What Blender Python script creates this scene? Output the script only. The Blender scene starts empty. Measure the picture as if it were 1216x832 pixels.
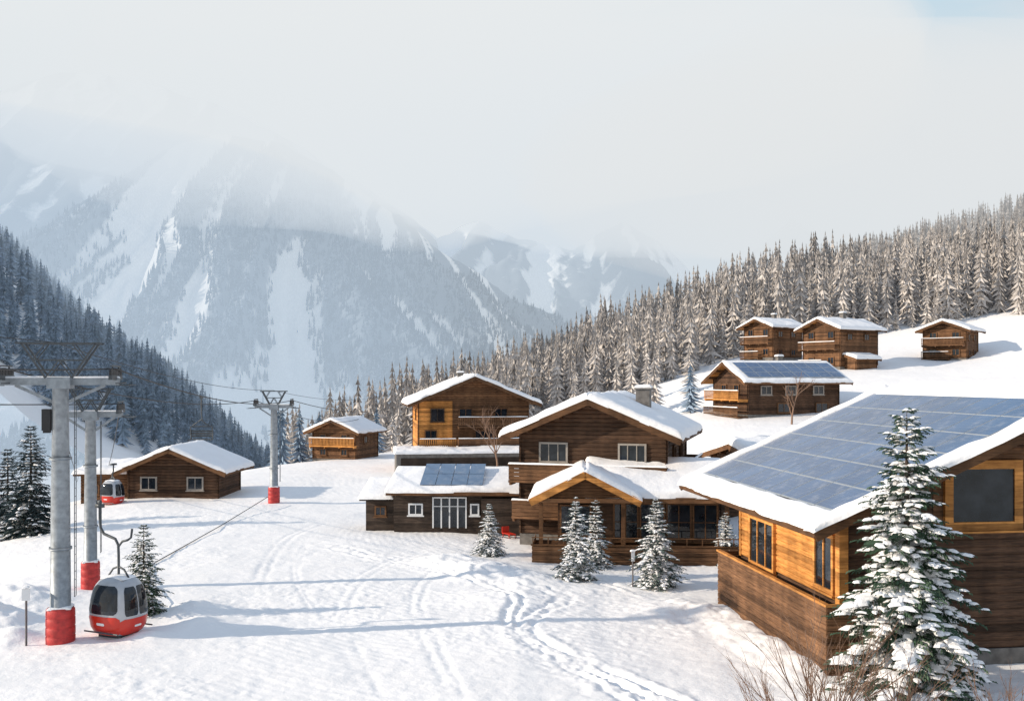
import bpy, math, random
import numpy as np
from mathutils import Vector, Matrix
random.seed(7); np.random.seed(7)
sc = bpy.context.scene
COL = sc.collection
CAMH = 11.0
# ------------------------------------------------------------------ noise
_rs = np.random.RandomState(3); _T = _rs.rand(512,512)
def vnoise(x,y):
    xi=np.floor(x).astype(np.int64); yi=np.floor(y).astype(np.int64)
    fx=x-xi; fy=y-yi; fx=fx*fx*(3-2*fx); fy=fy*fy*(3-2*fy)
    a=_T[xi%512,yi%512]; b=_T[(xi+1)%512,yi%512]; c=_T[xi%512,(yi+1)%512]; d=_T[(xi+1)%512,(yi+1)%512]
    return (a*(1-fx)+b*fx)*(1-fy)+(c*(1-fx)+d*fx)*fy
def fbm(x,y,o=4):
    s=0;a=1;t=0
    for i in range(o):
        s=s+a*vnoise(x*2**i+i*37.1,y*2**i+i*11.7); t+=a; a*=0.5
    return s/t
def sstep(a,b,x):
    t=np.clip((x-a)/(b-a),0,1); return t*t*(3-2*t)
# ------------------------------------------------------------------ terrain
ctrl=[(-60,0,0),(-60,50,0),(-60,100,0),(-60,150,0),(-60,220,0),(-20,10,0),(-20,40,0),(-20,70,0),(-20,100,0),(-20,140,0),
(0,10,0),(0,35,0),(0,65,0),(0,95,0),(0,120,.8),(0,145,.8),(14,20,0),(14,45,0),(12,66,0),(28,20,0.2),(30,48,0.3),(12,88,.8),
(20,86,3.2),(25,118,5.5),(34,122,6.2),(42,122,6.2),(28,150,10.2),(53,158,13),(46,175,14.2),(74,165,14.8),(87,172,18.6),(60,122,8.6),(90,122,12.5),(60,80,4.6),
(90,80,8),(50,45,1.5),(80,40,4),(120,100,16),(140,170,30),(120,0,5),(165,300,54),(154,240,44),(110,300,39),(74,300,27),(43,300,17),(8,300,7),
(-40,300,0),(110,240,34),(60,240,25),(20,230,12),(-10,200,1),(170,30,12),(170,120,30),(15,150,5),(10,180,6)]
C=np.array(ctrl,float); n=len(C)
def U(r2): return r2*np.log(r2+1e-9)*0.5
D2=((C[:,None,:2]-C[None,:,:2])/50.0); D2=(D2**2).sum(-1)
A=np.zeros((n+3,n+3)); A[:n,:n]=U(D2)+np.eye(n)*0.004; P=np.c_[np.ones(n),C[:,:2]/50.0]; A[:n,n:]=P; A[n:,:n]=P.T
W_=np.linalg.solve(A,np.r_[C[:,2],0,0,0])
def base_h(x,y):
    x=np.asarray(x,float); y=np.asarray(y,float)
    xc=np.clip(x,-60,172); yc=np.clip(y,0,320)
    out=W_[n]+W_[n+1]*xc/50+W_[n+2]*yc/50
    for i in range(n):
        out=out+W_[i]*U(((xc-C[i,0])**2+(yc-C[i,1])**2)/2500.0)
    out=out*(1-sstep(340,700,y))
    cr=np.interp(y,[0,60,72,93,110,135,160,220,400,700],[-38,-34,-40,-45,-44,-37,-27,-8,30,200])
    t=(cr-x)/5.0
    sp=np.where(t>30,t,np.log1p(np.exp(np.clip(t,-40,30))))*5.0
    drop=70*(1-np.exp(-sp*0.45/70))
    return out-drop-60*sstep(340,900,y)*(1-np.clip(drop/70,0,1))
def gz(x,y): return float(base_h(np.array([x]),np.array([y]))[0])
tracks=[([(9,26),(5.5,34),(3.5,37),(1.44,40.6),(.3,43.5),(1.3,47.3),(3.1,50.4),(1.4,53),(-2.3,56.5),(-7,60),(-12,66)],.36,.13,.9),
([(6.0,24),(4.4,34),(2.3,38),(.4,42),(-.2,46),(.5,50),(-1.5,54),(-5,58)],.30,.07,.6),
([(-4,26),(-4.5,34),(-6.3,39.4),(-8.2,47),(-8.5,55),(-6.6,63),(-2,69)],.30,.018,.15),
([(-8,26),(-9,34),(-12,46),(-14.5,58),(-16,70),(-14,84),(-8,100)],.30,.018,.15),
([(-1,26),(-1.8,34),(-3,40),(-4.6,47),(-5,54),(-3.4,61),(1,66)],.28,.016,.15),
([(-15,38),(-10,43),(-6,50),(-4,58),(-3,66)],.12,.022,.15),([(2,28),(-3,37),(-9,46),(-13,58),(-15,80)],.12,.022,.15),
([(10,30),(10,36),(8.4,44),(7,50),(5,55),(3,60)],.35,.04,.4)]
def polydist(x,y,pts):
    pts=np.array(pts,float); t=np.linspace(0,len(pts)-1,len(pts)*5); px=np.interp(t,range(len(pts)),pts[:,0]); py=np.interp(t,range(len(pts)),pts[:,1])
    k=np.ones(5)/5; px=np.convolve(np.pad(px,2,'edge'),k,'valid'); py=np.convolve(np.pad(py,2,'edge'),k,'valid')
    best=np.full(x.shape,1e9)
    for i in range(len(px)-1):
        ax,ay,bx,by=px[i],py[i],px[i+1],py[i+1]; dx,dy=bx-ax,by-ay; L=dx*dx+dy*dy+1e-9
        u=np.clip(((x-ax)*dx+(y-ay)*dy)/L,0,1); best=np.minimum(best,np.hypot(x-ax-u*dx,y-ay-u*dy))
    return best
def detail(x,y):
    d=(fbm(x/9,y/9,3)-.5)*.36+(fbm(x/2.2+9,y/2.2,3)-.5)*.09+(fbm(x/.6,y/.6,3)-.5)*.042
    near=(y<125)&(np.abs(x)<40)
    xs=x[near]; ys=y[near]; dd=np.zeros(xs.shape)
    rag=(fbm(xs/.8,ys/.8,2)-.5)
    for pts,gap,dep,rough in tracks:
        s=polydist(xs,ys,pts)+rag*.35*(.3+rough)
        fade=.25+1.0*sstep(.35,.65,fbm(xs/5+gap*9,ys/5,2))
        r=np.exp(-((s-gap)/.15)**2)
        ber=np.exp(-((s-gap*2.1)/.25)**2)*.35+np.exp(-(s/.14)**2)*.25
        dd+= dep*(-r+ber)*(1+rough*rag*3)*fade
        dd+= rough*.12*np.exp(-(s/1.3)**2)*(fbm(xs/.35+5,ys/.35,2)-.5)
    ang=np.arctan2(ys-75,xs-18); rr=np.hypot(ys-75,xs-18)+1.2*fbm(xs/12,ys/12,2)
    dd+=.005*np.sin(rr*2*math.pi/.5)*sstep(.48,.66,fbm(xs/9+3,ys/9,2))
    tr=sstep(.5,.68,fbm(xs/7+20,ys/7+4,3)); dd+=tr*.06*(fbm(xs/.28+2,ys/.28,2)-.5)
    d[near]+=dd
    for (mx,my,ms,mh) in [(-23.5,45,1.6,.9),(-21.4,42.5,1.0,.5),(-14,44.5,1.1,.35),(-15.2,47.5,1.2,.4),(-1.5,57,2.2,.5),(-3.8,60,1.8,.45),(1.0,54.6,1.6,.4),(-15.6,42.5,.7,.25),(12,33,2,.5),(-25,50,2.5,.8),(16,32,2.5,.4),(8,48,2.0,.3),(-.5,50.,2.0,.25),
        (11.2,37.5,1.5,.42),(10.7,40.5,1.5,.45),(10.2,43.5,1.5,.42),(9.8,46.5,1.6,.42)]:
        d+=mh*np.exp(-((x-mx)**2+(y-my)**2)/ms**2)*(.8+.5*fbm(x/.6,y/.6,2))
    return d*(1-sstep(150,260,np.hypot(x,y))*.6)
def gsz(x,y):
    x=np.array([float(x)]);y=np.array([float(y)]); return float((base_h(x,y)+detail(x,y))[0])
# ------------------------------------------------------------------ materials
def mat(name):
    m=bpy.data.materials.new(name); m.use_nodes=True
    nt=m.node_tree; b=nt.nodes.get("Principled BSDF"); return m,nt,b
def L(nt,a,b): nt.links.new(a,b)
def noise(nt,scale,det=4,coord='Object',stretch=None,rough=.55):
    tc=nt.nodes.new('ShaderNodeTexCoord'); nz=nt.nodes.new('ShaderNodeTexNoise'); nz.inputs['Scale'].default_value=scale; nz.inputs['Detail'].default_value=det; nz.inputs['Roughness'].default_value=rough
    src=tc.outputs[coord]
    if stretch:
        mp=nt.nodes.new('ShaderNodeMapping'); mp.inputs['Scale'].default_value=stretch; L(nt,src,mp.inputs[0]); src=mp.outputs[0]
    L(nt,src,nz.inputs['Vector']); return nz
def ramp(nt,src,stops):
    r=nt.nodes.new('ShaderNodeValToRGB'); e=r.color_ramp.elements
    e[0].position=stops[0][0]; e[0].color=(*stops[0][1],1); e[1].position=stops[-1][0]; e[1].color=(*stops[-1][1],1)
    for p,c in stops[1:-1]:
        q=e.new(p); q.color=(*c,1)
    L(nt,src,r.inputs[0]); return r
def bump(nt,b,src,st,dist):
    bp=nt.nodes.new('ShaderNodeBump'); bp.inputs['Strength'].default_value=st; bp.inputs['Distance'].default_value=dist; L(nt,src,bp.inputs['Height'])
    old=b.inputs['Normal'].links
    if old: L(nt,old[0].from_socket,bp.inputs['Normal'])
    L(nt,bp.outputs[0],b.inputs['Normal'])
def simple(name,c,rough=.6,metal=0,var=.25,scale=6,bs=.2):
    m,nt,b=mat(name); nz=noise(nt,scale); r=ramp(nt,nz.outputs[0],[(.3,tuple(v*(1-var) for v in c)),(.7,tuple(min(1,v*(1+var)) for v in c))])
    L(nt,r.outputs[0],b.inputs['Base Color']); b.inputs['Roughness'].default_value=rough; b.inputs['Metallic'].default_value=metal
    if bs: bump(nt,b,nz.outputs[0],bs,.02)
    return m
def snow_mat(name,c=(.90,.90,.91),fine=12):
    m,nt,b=mat(name); nz=noise(nt,.5,5); r=ramp(nt,nz.outputs[0],[(.3,tuple(v*.96 for v in c)),(.7,c)])
    L(nt,r.outputs[0],b.inputs['Base Color']); b.inputs['Roughness'].default_value=.65; b.inputs['Specular IOR Level'].default_value=.25
    n2=noise(nt,fine,4); bump(nt,b,n2.outputs[0],.4,.03); n3=noise(nt,fine*.2,4); bump(nt,b,n3.outputs[0],.4,.12)
    return m
def wood_mat(name,c1,c2,bands=.28):
    m,nt,b=mat(name); nz=noise(nt,3.2,6,stretch=(.5,.5,6)); r=ramp(nt,nz.outputs[0],[(.3,c1),(.7,c2)])
    tc=nt.nodes.new('ShaderNodeTexCoord'); sp=nt.nodes.new('ShaderNodeSeparateXYZ'); L(nt,tc.outputs['Object'],sp.inputs[0])
    dv=nt.nodes.new('ShaderNodeMath'); dv.operation='DIVIDE'; dv.inputs[1].default_value=bands; L(nt,sp.outputs[2],dv.inputs[0])
    fl=nt.nodes.new('ShaderNodeMath'); fl.operation='FLOOR'; L(nt,dv.outputs[0],fl.inputs[0])
    wn=nt.nodes.new('ShaderNodeTexWhiteNoise'); wn.noise_dimensions='1D'; L(nt,fl.outputs[0],wn.inputs['W'])
    mr=nt.nodes.new('ShaderNodeMapRange'); mr.inputs['To Min'].default_value=.6; mr.inputs['To Max'].default_value=1.35; L(nt,wn.outputs['Value'],mr.inputs['Value'])
    st=noise(nt,.9,4,stretch=(1,1,.3)); mr2=nt.nodes.new('ShaderNodeMapRange'); mr2.inputs['From Min'].default_value=.3; mr2.inputs['From Max'].default_value=.7; mr2.inputs['To Min'].default_value=.55; mr2.inputs['To Max'].default_value=1.25; L(nt,st.outputs[0],mr2.inputs['Value'])
    mm=nt.nodes.new('ShaderNodeMath'); mm.operation='MULTIPLY'; L(nt,mr.outputs[0],mm.inputs[0]); L(nt,mr2.outputs[0],mm.inputs[1])
    vm=nt.nodes.new('ShaderNodeVectorMath'); vm.operation='SCALE'; L(nt,r.outputs[0],vm.inputs[0]); L(nt,mm.outputs[0],vm.inputs['Scale'])
    L(nt,vm.outputs[0],b.inputs['Base Color']); b.inputs['Roughness'].default_value=.75; b.inputs['Specular IOR Level'].default_value=.2
    bump(nt,b,nz.outputs[0],.5,.02); return m
M={}
M['snow']=snow_mat('snow_surface'); M['gsnow']=snow_mat('ground_snow',(.92,.91,.905),9)
M['wood']=wood_mat('weathered_log_wood',(.042,.025,.017),(.125,.068,.040))
M['wood2']=wood_mat('brown_plank_wood',(.085,.043,.023),(.22,.115,.058))
M['orange']=wood_mat('honey_and_sunlit_timber',(.36,.15,.04),(.66,.31,.09))  # honey timber tone; also carries painted sunlight on the left-facing walls
M['dark']=wood_mat('dark_timber',(.03,.022,.018),(.085,.06,.045))
M['trim']=wood_mat('fascia_timber',(.09,.045,.022),(.21,.105,.05),5)
M['grey']=simple('grey_render',(.13,.12,.12),.8)
M['stone']=simple('foundation_stone',(.15,.14,.13),.9,0,.35,2.5,.6)
M['steel']=simple('galvanised_steel',(.26,.29,.32),.5,.3,.25,4,.1)
M['dsteel']=simple('dark_steel',(.07,.08,.09),.5,.3)
M['black']=simple('black_rubber',(.02,.02,.022),.6)
M['red']=simple('red_padding',(.44,.03,.028),.6,0,.3,5,.4)
M['redp']=simple('red_paint',(.55,.03,.015),.3,0,.06,3,0)
M['white']=simple('white_paint',(.72,.73,.74),.35,0,.04,3,0)
M['winf']=simple('pale_window_frame',(.30,.27,.24),.5,0,.15,3,0)
M['silver']=simple('silver_paint',(.42,.44,.47),.35,.2,.08,3,0)
M['bark']=simple('bark',(.075,.055,.045),.9,0,.4,14,.6)
M['twig']=simple('bare_twig',(.20,.12,.08),.85,0,.3,20,0)
def glass_mat():
    m,nt,b=mat('window_glass'); nz=noise(nt,1.2,3); r=ramp(nt,nz.outputs[0],[(.35,(.006,.010,.015)),(.7,(.025,.032,.042))]); L(nt,r.outputs[0],b.inputs['Base Color'])
    b.inputs['Roughness'].default_value=.04; b.inputs['Specular IOR Level'].default_value=.5
    bump(nt,b,nz.outputs[0],.15,.03); return m
M['glass']=glass_mat()
def panel_mat():
    m,nt,b=mat('solar_cells'); nz=noise(nt,.35,3,'Object'); r=ramp(nt,nz.outputs[0],[(.3,(.012,.045,.13)),(.7,(.035,.10,.24))])
    tc=nt.nodes.new('ShaderNodeTexCoord'); br=nt.nodes.new('ShaderNodeTexBrick'); br.offset=0; br.inputs['Scale'].default_value=1; br.inputs['Mortar Size'].default_value=.005
    br.inputs['Brick Width'].default_value=.24; br.inputs['Row Height'].default_value=.24; L(nt,tc.outputs['UV'],br.inputs['Vector'])
    mx=nt.nodes.new('ShaderNodeMix'); mx.data_type='RGBA'; L(nt,br.outputs['Fac'],mx.inputs[0]); L(nt,r.outputs[0],mx.inputs[6]); mx.inputs[7].default_value=(.10,.17,.28,1)
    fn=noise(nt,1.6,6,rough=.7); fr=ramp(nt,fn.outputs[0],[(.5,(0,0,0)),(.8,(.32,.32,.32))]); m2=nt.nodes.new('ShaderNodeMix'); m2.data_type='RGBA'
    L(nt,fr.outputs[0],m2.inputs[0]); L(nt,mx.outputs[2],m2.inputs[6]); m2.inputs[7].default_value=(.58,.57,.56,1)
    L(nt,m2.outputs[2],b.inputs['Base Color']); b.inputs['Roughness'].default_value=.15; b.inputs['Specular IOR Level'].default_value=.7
    return m
M['panel']=panel_mat(); M['alu']=simple('aluminium_frame',(.40,.44,.48),.4,.4,.05,3,0)
def forest_mat(name,dark,frost,lo,hi,sc_=.9):
    m,nt,b=mat(name); g=nt.nodes.new('ShaderNodeNewGeometry'); sp=nt.nodes.new('ShaderNodeSeparateXYZ'); L(nt,g.outputs['True Normal'],sp.inputs[0])
    ab=nt.nodes.new('ShaderNodeMath'); ab.operation='ABSOLUTE'; L(nt,sp.outputs[2],ab.inputs[0])
    nz=noise(nt,sc_,5,'Object',rough=.7); 
    ad=nt.nodes.new('ShaderNodeMath'); ad.operation='MULTIPLY_ADD'; ad.inputs[1].default_value=.45; L(nt,ab.outputs[0],ad.inputs[0]); L(nt,nz.outputs[0],ad.inputs[2])
    big=noise(nt,.05,2,'Object'); a2=nt.nodes.new('ShaderNodeMath'); a2.operation='MULTIPLY_ADD'; a2.inputs[1].default_value=.5; L(nt,big.outputs[0],a2.inputs[0]); L(nt,ad.outputs[0],a2.inputs[2])
    r=ramp(nt,a2.outputs[0],[(lo,dark),(hi,frost)]); L(nt,r.outputs[0],b.inputs['Base Color']); b.inputs['Roughness'].default_value=.9; b.inputs['Specular IOR Level'].default_value=.1
    return m
M['frost']=forest_mat('sunlit_frosted_conifer',(.14,.13,.125),(.68,.635,.60),.58,1.22)  # real frost, its warm tone painted to replace sunlight lost in haze
M['blueforest']=forest_mat('haze_tinted_conifer',(.075,.12,.165),(.30,.39,.50),.66,1.3)  # blue of distant haze put into the tree and frost colours
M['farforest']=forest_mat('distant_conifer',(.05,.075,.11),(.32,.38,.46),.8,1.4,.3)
M['needle']=simple('spruce_needles',(.035,.075,.042),.7,0,.5,4,0)
M['needled']=simple('dark_spruce_needles',(.022,.045,.05),.8,0,.5,4,0)
M['needlef']=simple('frosted_needles',(.10,.14,.13),.8,0,.5,5,0)
# ------------------------------------------------------------------ mesh builder
class MB:
    def __init__(s): s.v=[];s.f=[];s.m=[]
    def add(s,vs,fs,m=0):
        o=len(s.v); s.v+= [tuple(v) for v in vs]
        for f in fs: s.f.append(tuple(o+i for i in f)); s.m.append(m)
    def box(s,x0,x1,y0,y1,z0,z1,m=0):
        s.add([(x0,y0,z0),(x1,y0,z0),(x1,y1,z0),(x0,y1,z0),(x0,y0,z1),(x1,y0,z1),(x1,y1,z1),(x0,y1,z1)],
              [(0,3,2,1),(4,5,6,7),(0,1,5,4),(1,2,6,5),(2,3,7,6),(3,0,4,7)],m)
    def beam(s,a,b,w,h,m=0,up=(0,0,1)):
        a=Vector(a);b=Vector(b);d=(b-a).normalized();u=Vector(up)
        if abs(d.dot(u))>.98: u=Vector((0,1,0))
        r=d.cross(u).normalized()*w/2; q=r.cross(d).normalized()*h/2
        s.add([a-r-q,a+r-q,a+r+q,a-r+q,b-r-q,b+r-q,b+r+q,b-r+q],[(0,3,2,1),(4,5,6,7),(0,1,5,4),(1,2,6,5),(2,3,7,6),(3,0,4,7)],m)
    def tube(s,pts,rad,n=8,m=0,cap=True):
        pts=[Vector(p) for p in pts]; rs=rad if isinstance(rad,(list,tuple)) else [rad]*len(pts); o=len(s.v)
        ref=None
        for i,p in enumerate(pts):
            d=(pts[min(i+1,len(pts)-1)]-pts[max(i-1,0)]).normalized()
            if ref is None: ref=Vector((0,0,1)) if abs(d.z)<.9 else Vector((1,0,0))
            a=d.cross(ref).normalized(); b=d.cross(a).normalized()
            for k in range(n):
                t=2*math.pi*k/n; s.v.append(tuple(p+(a*math.cos(t)+b*math.sin(t))*rs[i]))
        for i in range(len(pts)-1):
            for k in range(n):
                s.f.append((o+i*n+k,o+i*n+(k+1)%n,o+(i+1)*n+(k+1)%n,o+(i+1)*n+k)); s.m.append(m)
        if cap:
            s.f.append(tuple(o+k for k in range(n))); s.m.append(m); e=o+(len(pts)-1)*n
            s.f.append(tuple(e+n-1-k for k in range(n))); s.m.append(m)
    def log(s,a,b,z0,h,nrm,m=0,dep=.05):
        pr=[(0.0,0.0),(.12,.7),(.35,1),(.65,1),(.88,.7),(1.0,0.0)]
        a=Vector(a);b=Vector(b);nn=Vector(nrm); o=len(s.v)
        for q in (a,b):
            for t,c in pr: s.v.append((q.x+nn.x*c*dep,q.y+nn.y*c*dep,z0+h*t))
        k=len(pr)
        for i in range(k-1): s.f.append((o+i,o+k+i,o+k+i+1,o+i+1)); s.m.append(m)
        s.f.append(tuple(o+i for i in range(k))); s.m.append(m); s.f.append(tuple(o+k+i for i in range(k-1,-1,-1))); s.m.append(m)
    def snow(s,o,u,v,th,seed=0,m=0,du=.35,edge=.22,ov=0.0):
        o=Vector(o);u=Vector(u);v=Vector(v);lu=u.length;lv=v.length
        def samp(l):
            e=min(edge,l*.3); inner=max(2,int((l-2*e)/du)); inner=min(inner,60)
            return [0,e*.12,e*.45]+[e+(l-2*e)*i/inner for i in range(inner+1)]+[l-e*.45,l-e*.12,l]
        su=samp(lu);sv=samp(lv)
        X=np.array([[a for b in sv] for a in su]);Y=np.array([[b for b in sv] for a in su])
        eu=np.minimum(X,lu-X);ev=np.minimum(Y,lv-Y);e=np.clip(np.minimum(eu,ev)/edge,0,1); prof=np.sqrt(1-(1-e)**2)
        nz=fbm(X/1.3+seed*7.3,Y/1.3+seed*3.1,3)
        hgt=th*prof*(.66+.68*nz); bo=len(s.v); uu=u/lu; vv=v/lv
        for i in range(len(su)):
            for j in range(len(sv)):
                jx=(nz[i,j]-.5)*.3*min(1,edge*4) if i in(0,len(su)-1) else 0; jy=(nz[i,j]-.5)*.3*min(1,edge*4) if j in(0,len(sv)-1) else 0
                p=o+uu*(su[i]+jx)+vv*(sv[j]+jy); s.v.append((p.x,p.y,p.z+hgt[i,j]))
        nj=len(sv)
        for i in range(len(su)-1):
            for j in range(nj-1): s.f.append((bo+i*nj+j,bo+(i+1)*nj+j,bo+(i+1)*nj+j+1,bo+i*nj+j+1)); s.m.append(m)
    def obj(s,name,mats,parent=None,smooth=False,**kw):
        me=bpy.data.meshes.new(name); me.from_pydata(s.v,[],s.f); 
        for k in mats: me.materials.append(M[k] if isinstance(k,str) else k)
        me.polygons.foreach_set('material_index',s.m)
        if smooth: me.polygons.foreach_set('use_smooth',[True]*len(s.f))
        me.update(); o=bpy.data.objects.new(name,me); COL.objects.link(o)
        if parent: o.parent=parent
        for k,v in kw.items(): o[k]=v
        return o
def npmesh(name,V,F,mats,smooth=False,mi=None):
    me=bpy.data.meshes.new(name); V=np.asarray(V,np.float32); F=np.asarray(F,np.int32); k=F.shape[1]
    me.vertices.add(len(V)); me.vertices.foreach_set('co',V.ravel()); me.loops.add(F.size); me.loops.foreach_set('vertex_index',F.ravel())
    me.polygons.add(len(F)); me.polygons.foreach_set('loop_start',np.arange(0,F.size,k,dtype=np.int32)); me.polygons.foreach_set('loop_total',np.full(len(F),k,np.int32))
    me.polygons.foreach_set('use_smooth',np.full(len(F),smooth))
    for q in mats: me.materials.append(M[q] if isinstance(q,str) else q)
    if mi is not None: me.polygons.foreach_set('material_index',np.asarray(mi,np.int32))
    me.update(); me.validate(); return me
def addobj(name,me,parent=None,loc=(0,0,0),rz=0,scl=1,**kw):
    o=bpy.data.objects.new(name,me); COL.objects.link(o); o.location=loc; o.rotation_euler=(0,0,rz); o.scale=(scl,)*3 if not isinstance(scl,tuple) else scl
    if parent: o.parent=parent
    for k,v in kw.items(): o[k]=v
    return o
def empty(name,loc,rz=0,**kw):
    o=bpy.data.objects.new(name,None); COL.objects.link(o); o.location=loc; o.rotation_euler=(0,0,rz); o.empty_display_size=.5
    for k,v in kw.items(): o[k]=v
    return o
def gridF(nu,nv):
    i,j=np.meshgrid(np.arange(nu-1),np.arange(nv-1),indexing='ij'); a=(i*nv+j).ravel()
    return np.c_[a,a+nv,a+nv+1,a+1]
# ------------------------------------------------------------------ ground
na=900; rad=np.r_[np.geomspace(10,27,40)[:-1],np.geomspace(27,75,430)[:-1],np.geomspace(75,220,200)[:-1],np.geomspace(220,6000,110)]
an=np.radians(np.r_[np.linspace(-75,-31,60)[:-1],np.linspace(-31,31,na-120),np.linspace(31,75,61)[1:]])
RR,AA=np.meshgrid(rad,an,indexing='ij'); X=(RR*np.sin(AA)).ravel(); Y=(RR*np.cos(AA)).ravel()
Z=base_h(X,Y)+detail(X,Y)
gm=npmesh('ground',np.c_[X,Y,Z],gridF(len(rad),len(an))[:,::-1],['gsnow'],True)
addobj('ground',gm,kind='structure')
# ------------------------------------------------------------------ mountains
def mtn_mat(name,rock):
    m,nt,b=mat(name); at=nt.nodes.new('ShaderNodeAttribute'); at.attribute_name='cover'
    nz=noise(nt,.02,7,'Object',stretch=(1,1,.5),rough=.7); ad=nt.nodes.new('ShaderNodeMath'); ad.operation='ADD'; L(nt,at.outputs['Fac'],ad.inputs[0]); L(nt,nz.outputs[0],ad.inputs[1])
    r=ramp(nt,ad.outputs[0],[(.82,(.90,.91,.92)),(1.02,rock)]); L(nt,r.outputs[0],b.inputs['Base Color']); b.inputs['Roughness'].default_value=.9
    bump(nt,b,nz.outputs[0],.8,8); return m
def mountain(name,ridge,yr,depth,zb,back,amp,scale,fan,x0,nx,ny,rock,seed,snowy=0):
    rx=np.array([r[0] for r in ridge]);rz=np.array([r[1] for r in ridge])
    xs=np.linspace(rx[0],rx[-1],nx); vs=np.r_[np.linspace(0,1,ny),np.linspace(1,2,40)[1:]]
    Xg,Vg=np.meshgrid(xs,vs,indexing='ij'); v=np.minimum(Vg,1); bk=np.clip(Vg-1,0,1)
    Yg=yr-depth*(1-v)+back*bk
    u=(Xg-x0)/(1-fan*v)
    wr=(fbm(Xg/260+seed,Yg/260,3)-.5)*150
    rn=fbm((u+wr)/scale+seed*3.3,v*.8+seed,2); rid=1-np.abs(2*rn-1)*1.9
    rn2=fbm((u+wr*1.4)/(scale*.36)+seed,v*2.0+seed,3); rid2=1-np.abs(2*rn2-1)*1.6
    R=np.interp(Xg,rx,rz)+ (fbm(Xg/70+seed,Xg*0+seed,3)-.5)*24
    env=np.sin(np.pi*np.clip(v,0,1)**.8)**.6
    H=zb+(R-zb)*(v**1.12)*(1-bk)+env*(amp*(rid-.5)*1.2+amp*.42*(rid2-.5))+(fbm(Xg/28,Yg/28,4)-.5)*14*(.3+env)
    me=npmesh(name,np.c_[Xg.ravel(),Yg.ravel(),H.ravel()],gridF(nx,len(vs)),[rock],True)
    cov=((rid-.45)*1.0+(rid2-.5)*1.3+(fbm(Xg/90+4,Yg/140,3)-.5)*1.4)-snowy
    a=me.attributes.new('cover','FLOAT','POINT'); a.data.foreach_set('value',(np.clip(cov*1.0+.25,0,.60)).ravel().astype(np.float32))
    addobj(name,me,kind='structure')
    return Xg,Yg,H,cov,v
mmA=mtn_mat('wooded_mountain',(.18,.22,.27)); mmB=mtn_mat('rocky_mountain',(.20,.24,.29))
k=1.269
rA=[((p-608)*k,11+(450-q)*k) for p,q in [(-330,400),(-150,350),(0,305),(60,272),(110,232),(150,206),(200,180),(270,160),(340,178),(400,212),(450,246),(520,296),(600,346),(690,400),(780,445),(900,480),(1100,520)]]
XA,YA,HA,covA,vA=mountain('mountain',rA,1500,620,-75,400,56,120,.5,-400,460,250,mmA,1)
k=2.0
rB=[((p-608)*k,11+(450-q)*k) for p,q in [(-500,190),(-300,145),(-150,135),(0,115),(75,86),(120,88),(180,102),(260,125),(400,200),(520,285),(640,400),(800,470)]]
mountain('mountain',rB,2360,1150,-75,500,90,240,.45,-1100,280,130,mmB,2,.25)
k=1.946
rC=[((p-608)*k,11+(450-q)*k) for p,q in [(300,380),(450,330),(520,285),(570,262),(620,285),(680,300),(740,262),(790,290),(830,335),(880,310),(940,262),(1020,300),(1200,280),(1500,330)]]
mountain('mountain',rC,2300,900,-75,500,70,150,.4,200,300,130,mmB,5,.0)
xs=np.linspace(-560,-20,110); ys=np.linspace(215,760,110); Xh,Yh=np.meshgrid(xs,ys,indexing='ij')
def hL(x,y):
    a=x+.35*(y-350)
    return np.interp(a,[-560,-400,-250,-205,-180,-150,-121,-94,-60,-20,300],[290,205,112,74,51,21,4,-20,-50,-78,-90])-np.clip(300-y,0,200)*.25+(fbm(x/40,y/40,3)-.5)*9
hm=npmesh('hillside',np.c_[Xh.ravel(),Yh.ravel(),hL(Xh,Yh).ravel()],gridF(110,110),['gsnow'],True); addobj('hillside',hm,kind='structure')
# ------------------------------------------------------------------ forest trees
def forest_tree(seed,tiers=15,pts=7,narrow=.19):
    r=random.Random(seed); V=[];F=[]
    V+= [(.012,0,0),(-.006,.01,0),(-.006,-.01,0),(0,0,.99)]; F+=[(0,1,3),(1,2,3),(2,0,3)]
    for i in range(tiers):
        t=i/(tiers-1); z=.07+.87*t; R=narrow*((1-t)**.75)*(.65+.6*r.random())+.009; dz=.082*(1-t*.2)
        ap=len(V); V.append((r.uniform(-.004,.004),r.uniform(-.004,.004),min(.995,z+dz)))
        o=len(V); off=r.random()*6
        for k in range(pts*2):
            a=off+math.pi*k/pts+r.uniform(-.15,.15); q=R*(r.uniform(.5,1.35) if k%2==0 else r.uniform(.15,.4))
            V.append((q*math.cos(a),q*math.sin(a),z-(R*.35 if k%2==0 else -R*.05)*r.uniform(.2,1.6)))
        for k in range(pts*2): F.append((ap,o+k,o+(k+1)%(pts*2)))
    return np.array(V),np.array(F)
def spindle(seed):
    r=random.Random(seed); V=[];F=[]
    for z0,z1,R in((.05,.6,.17),(.35,1.0,.12)):
        o=len(V); V.append((0,0,z1))
        for k in range(5): a=2*math.pi*k/5+seed; V.append((R*math.cos(a)*r.uniform(.7,1.2),R*math.sin(a)*r.uniform(.7,1.2),z0+r.uniform(-.05,.05)))
        for k in range(5): F.append((o,o+1+k,o+1+(k+1)%5))
    return np.array(V),np.array(F)
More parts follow.
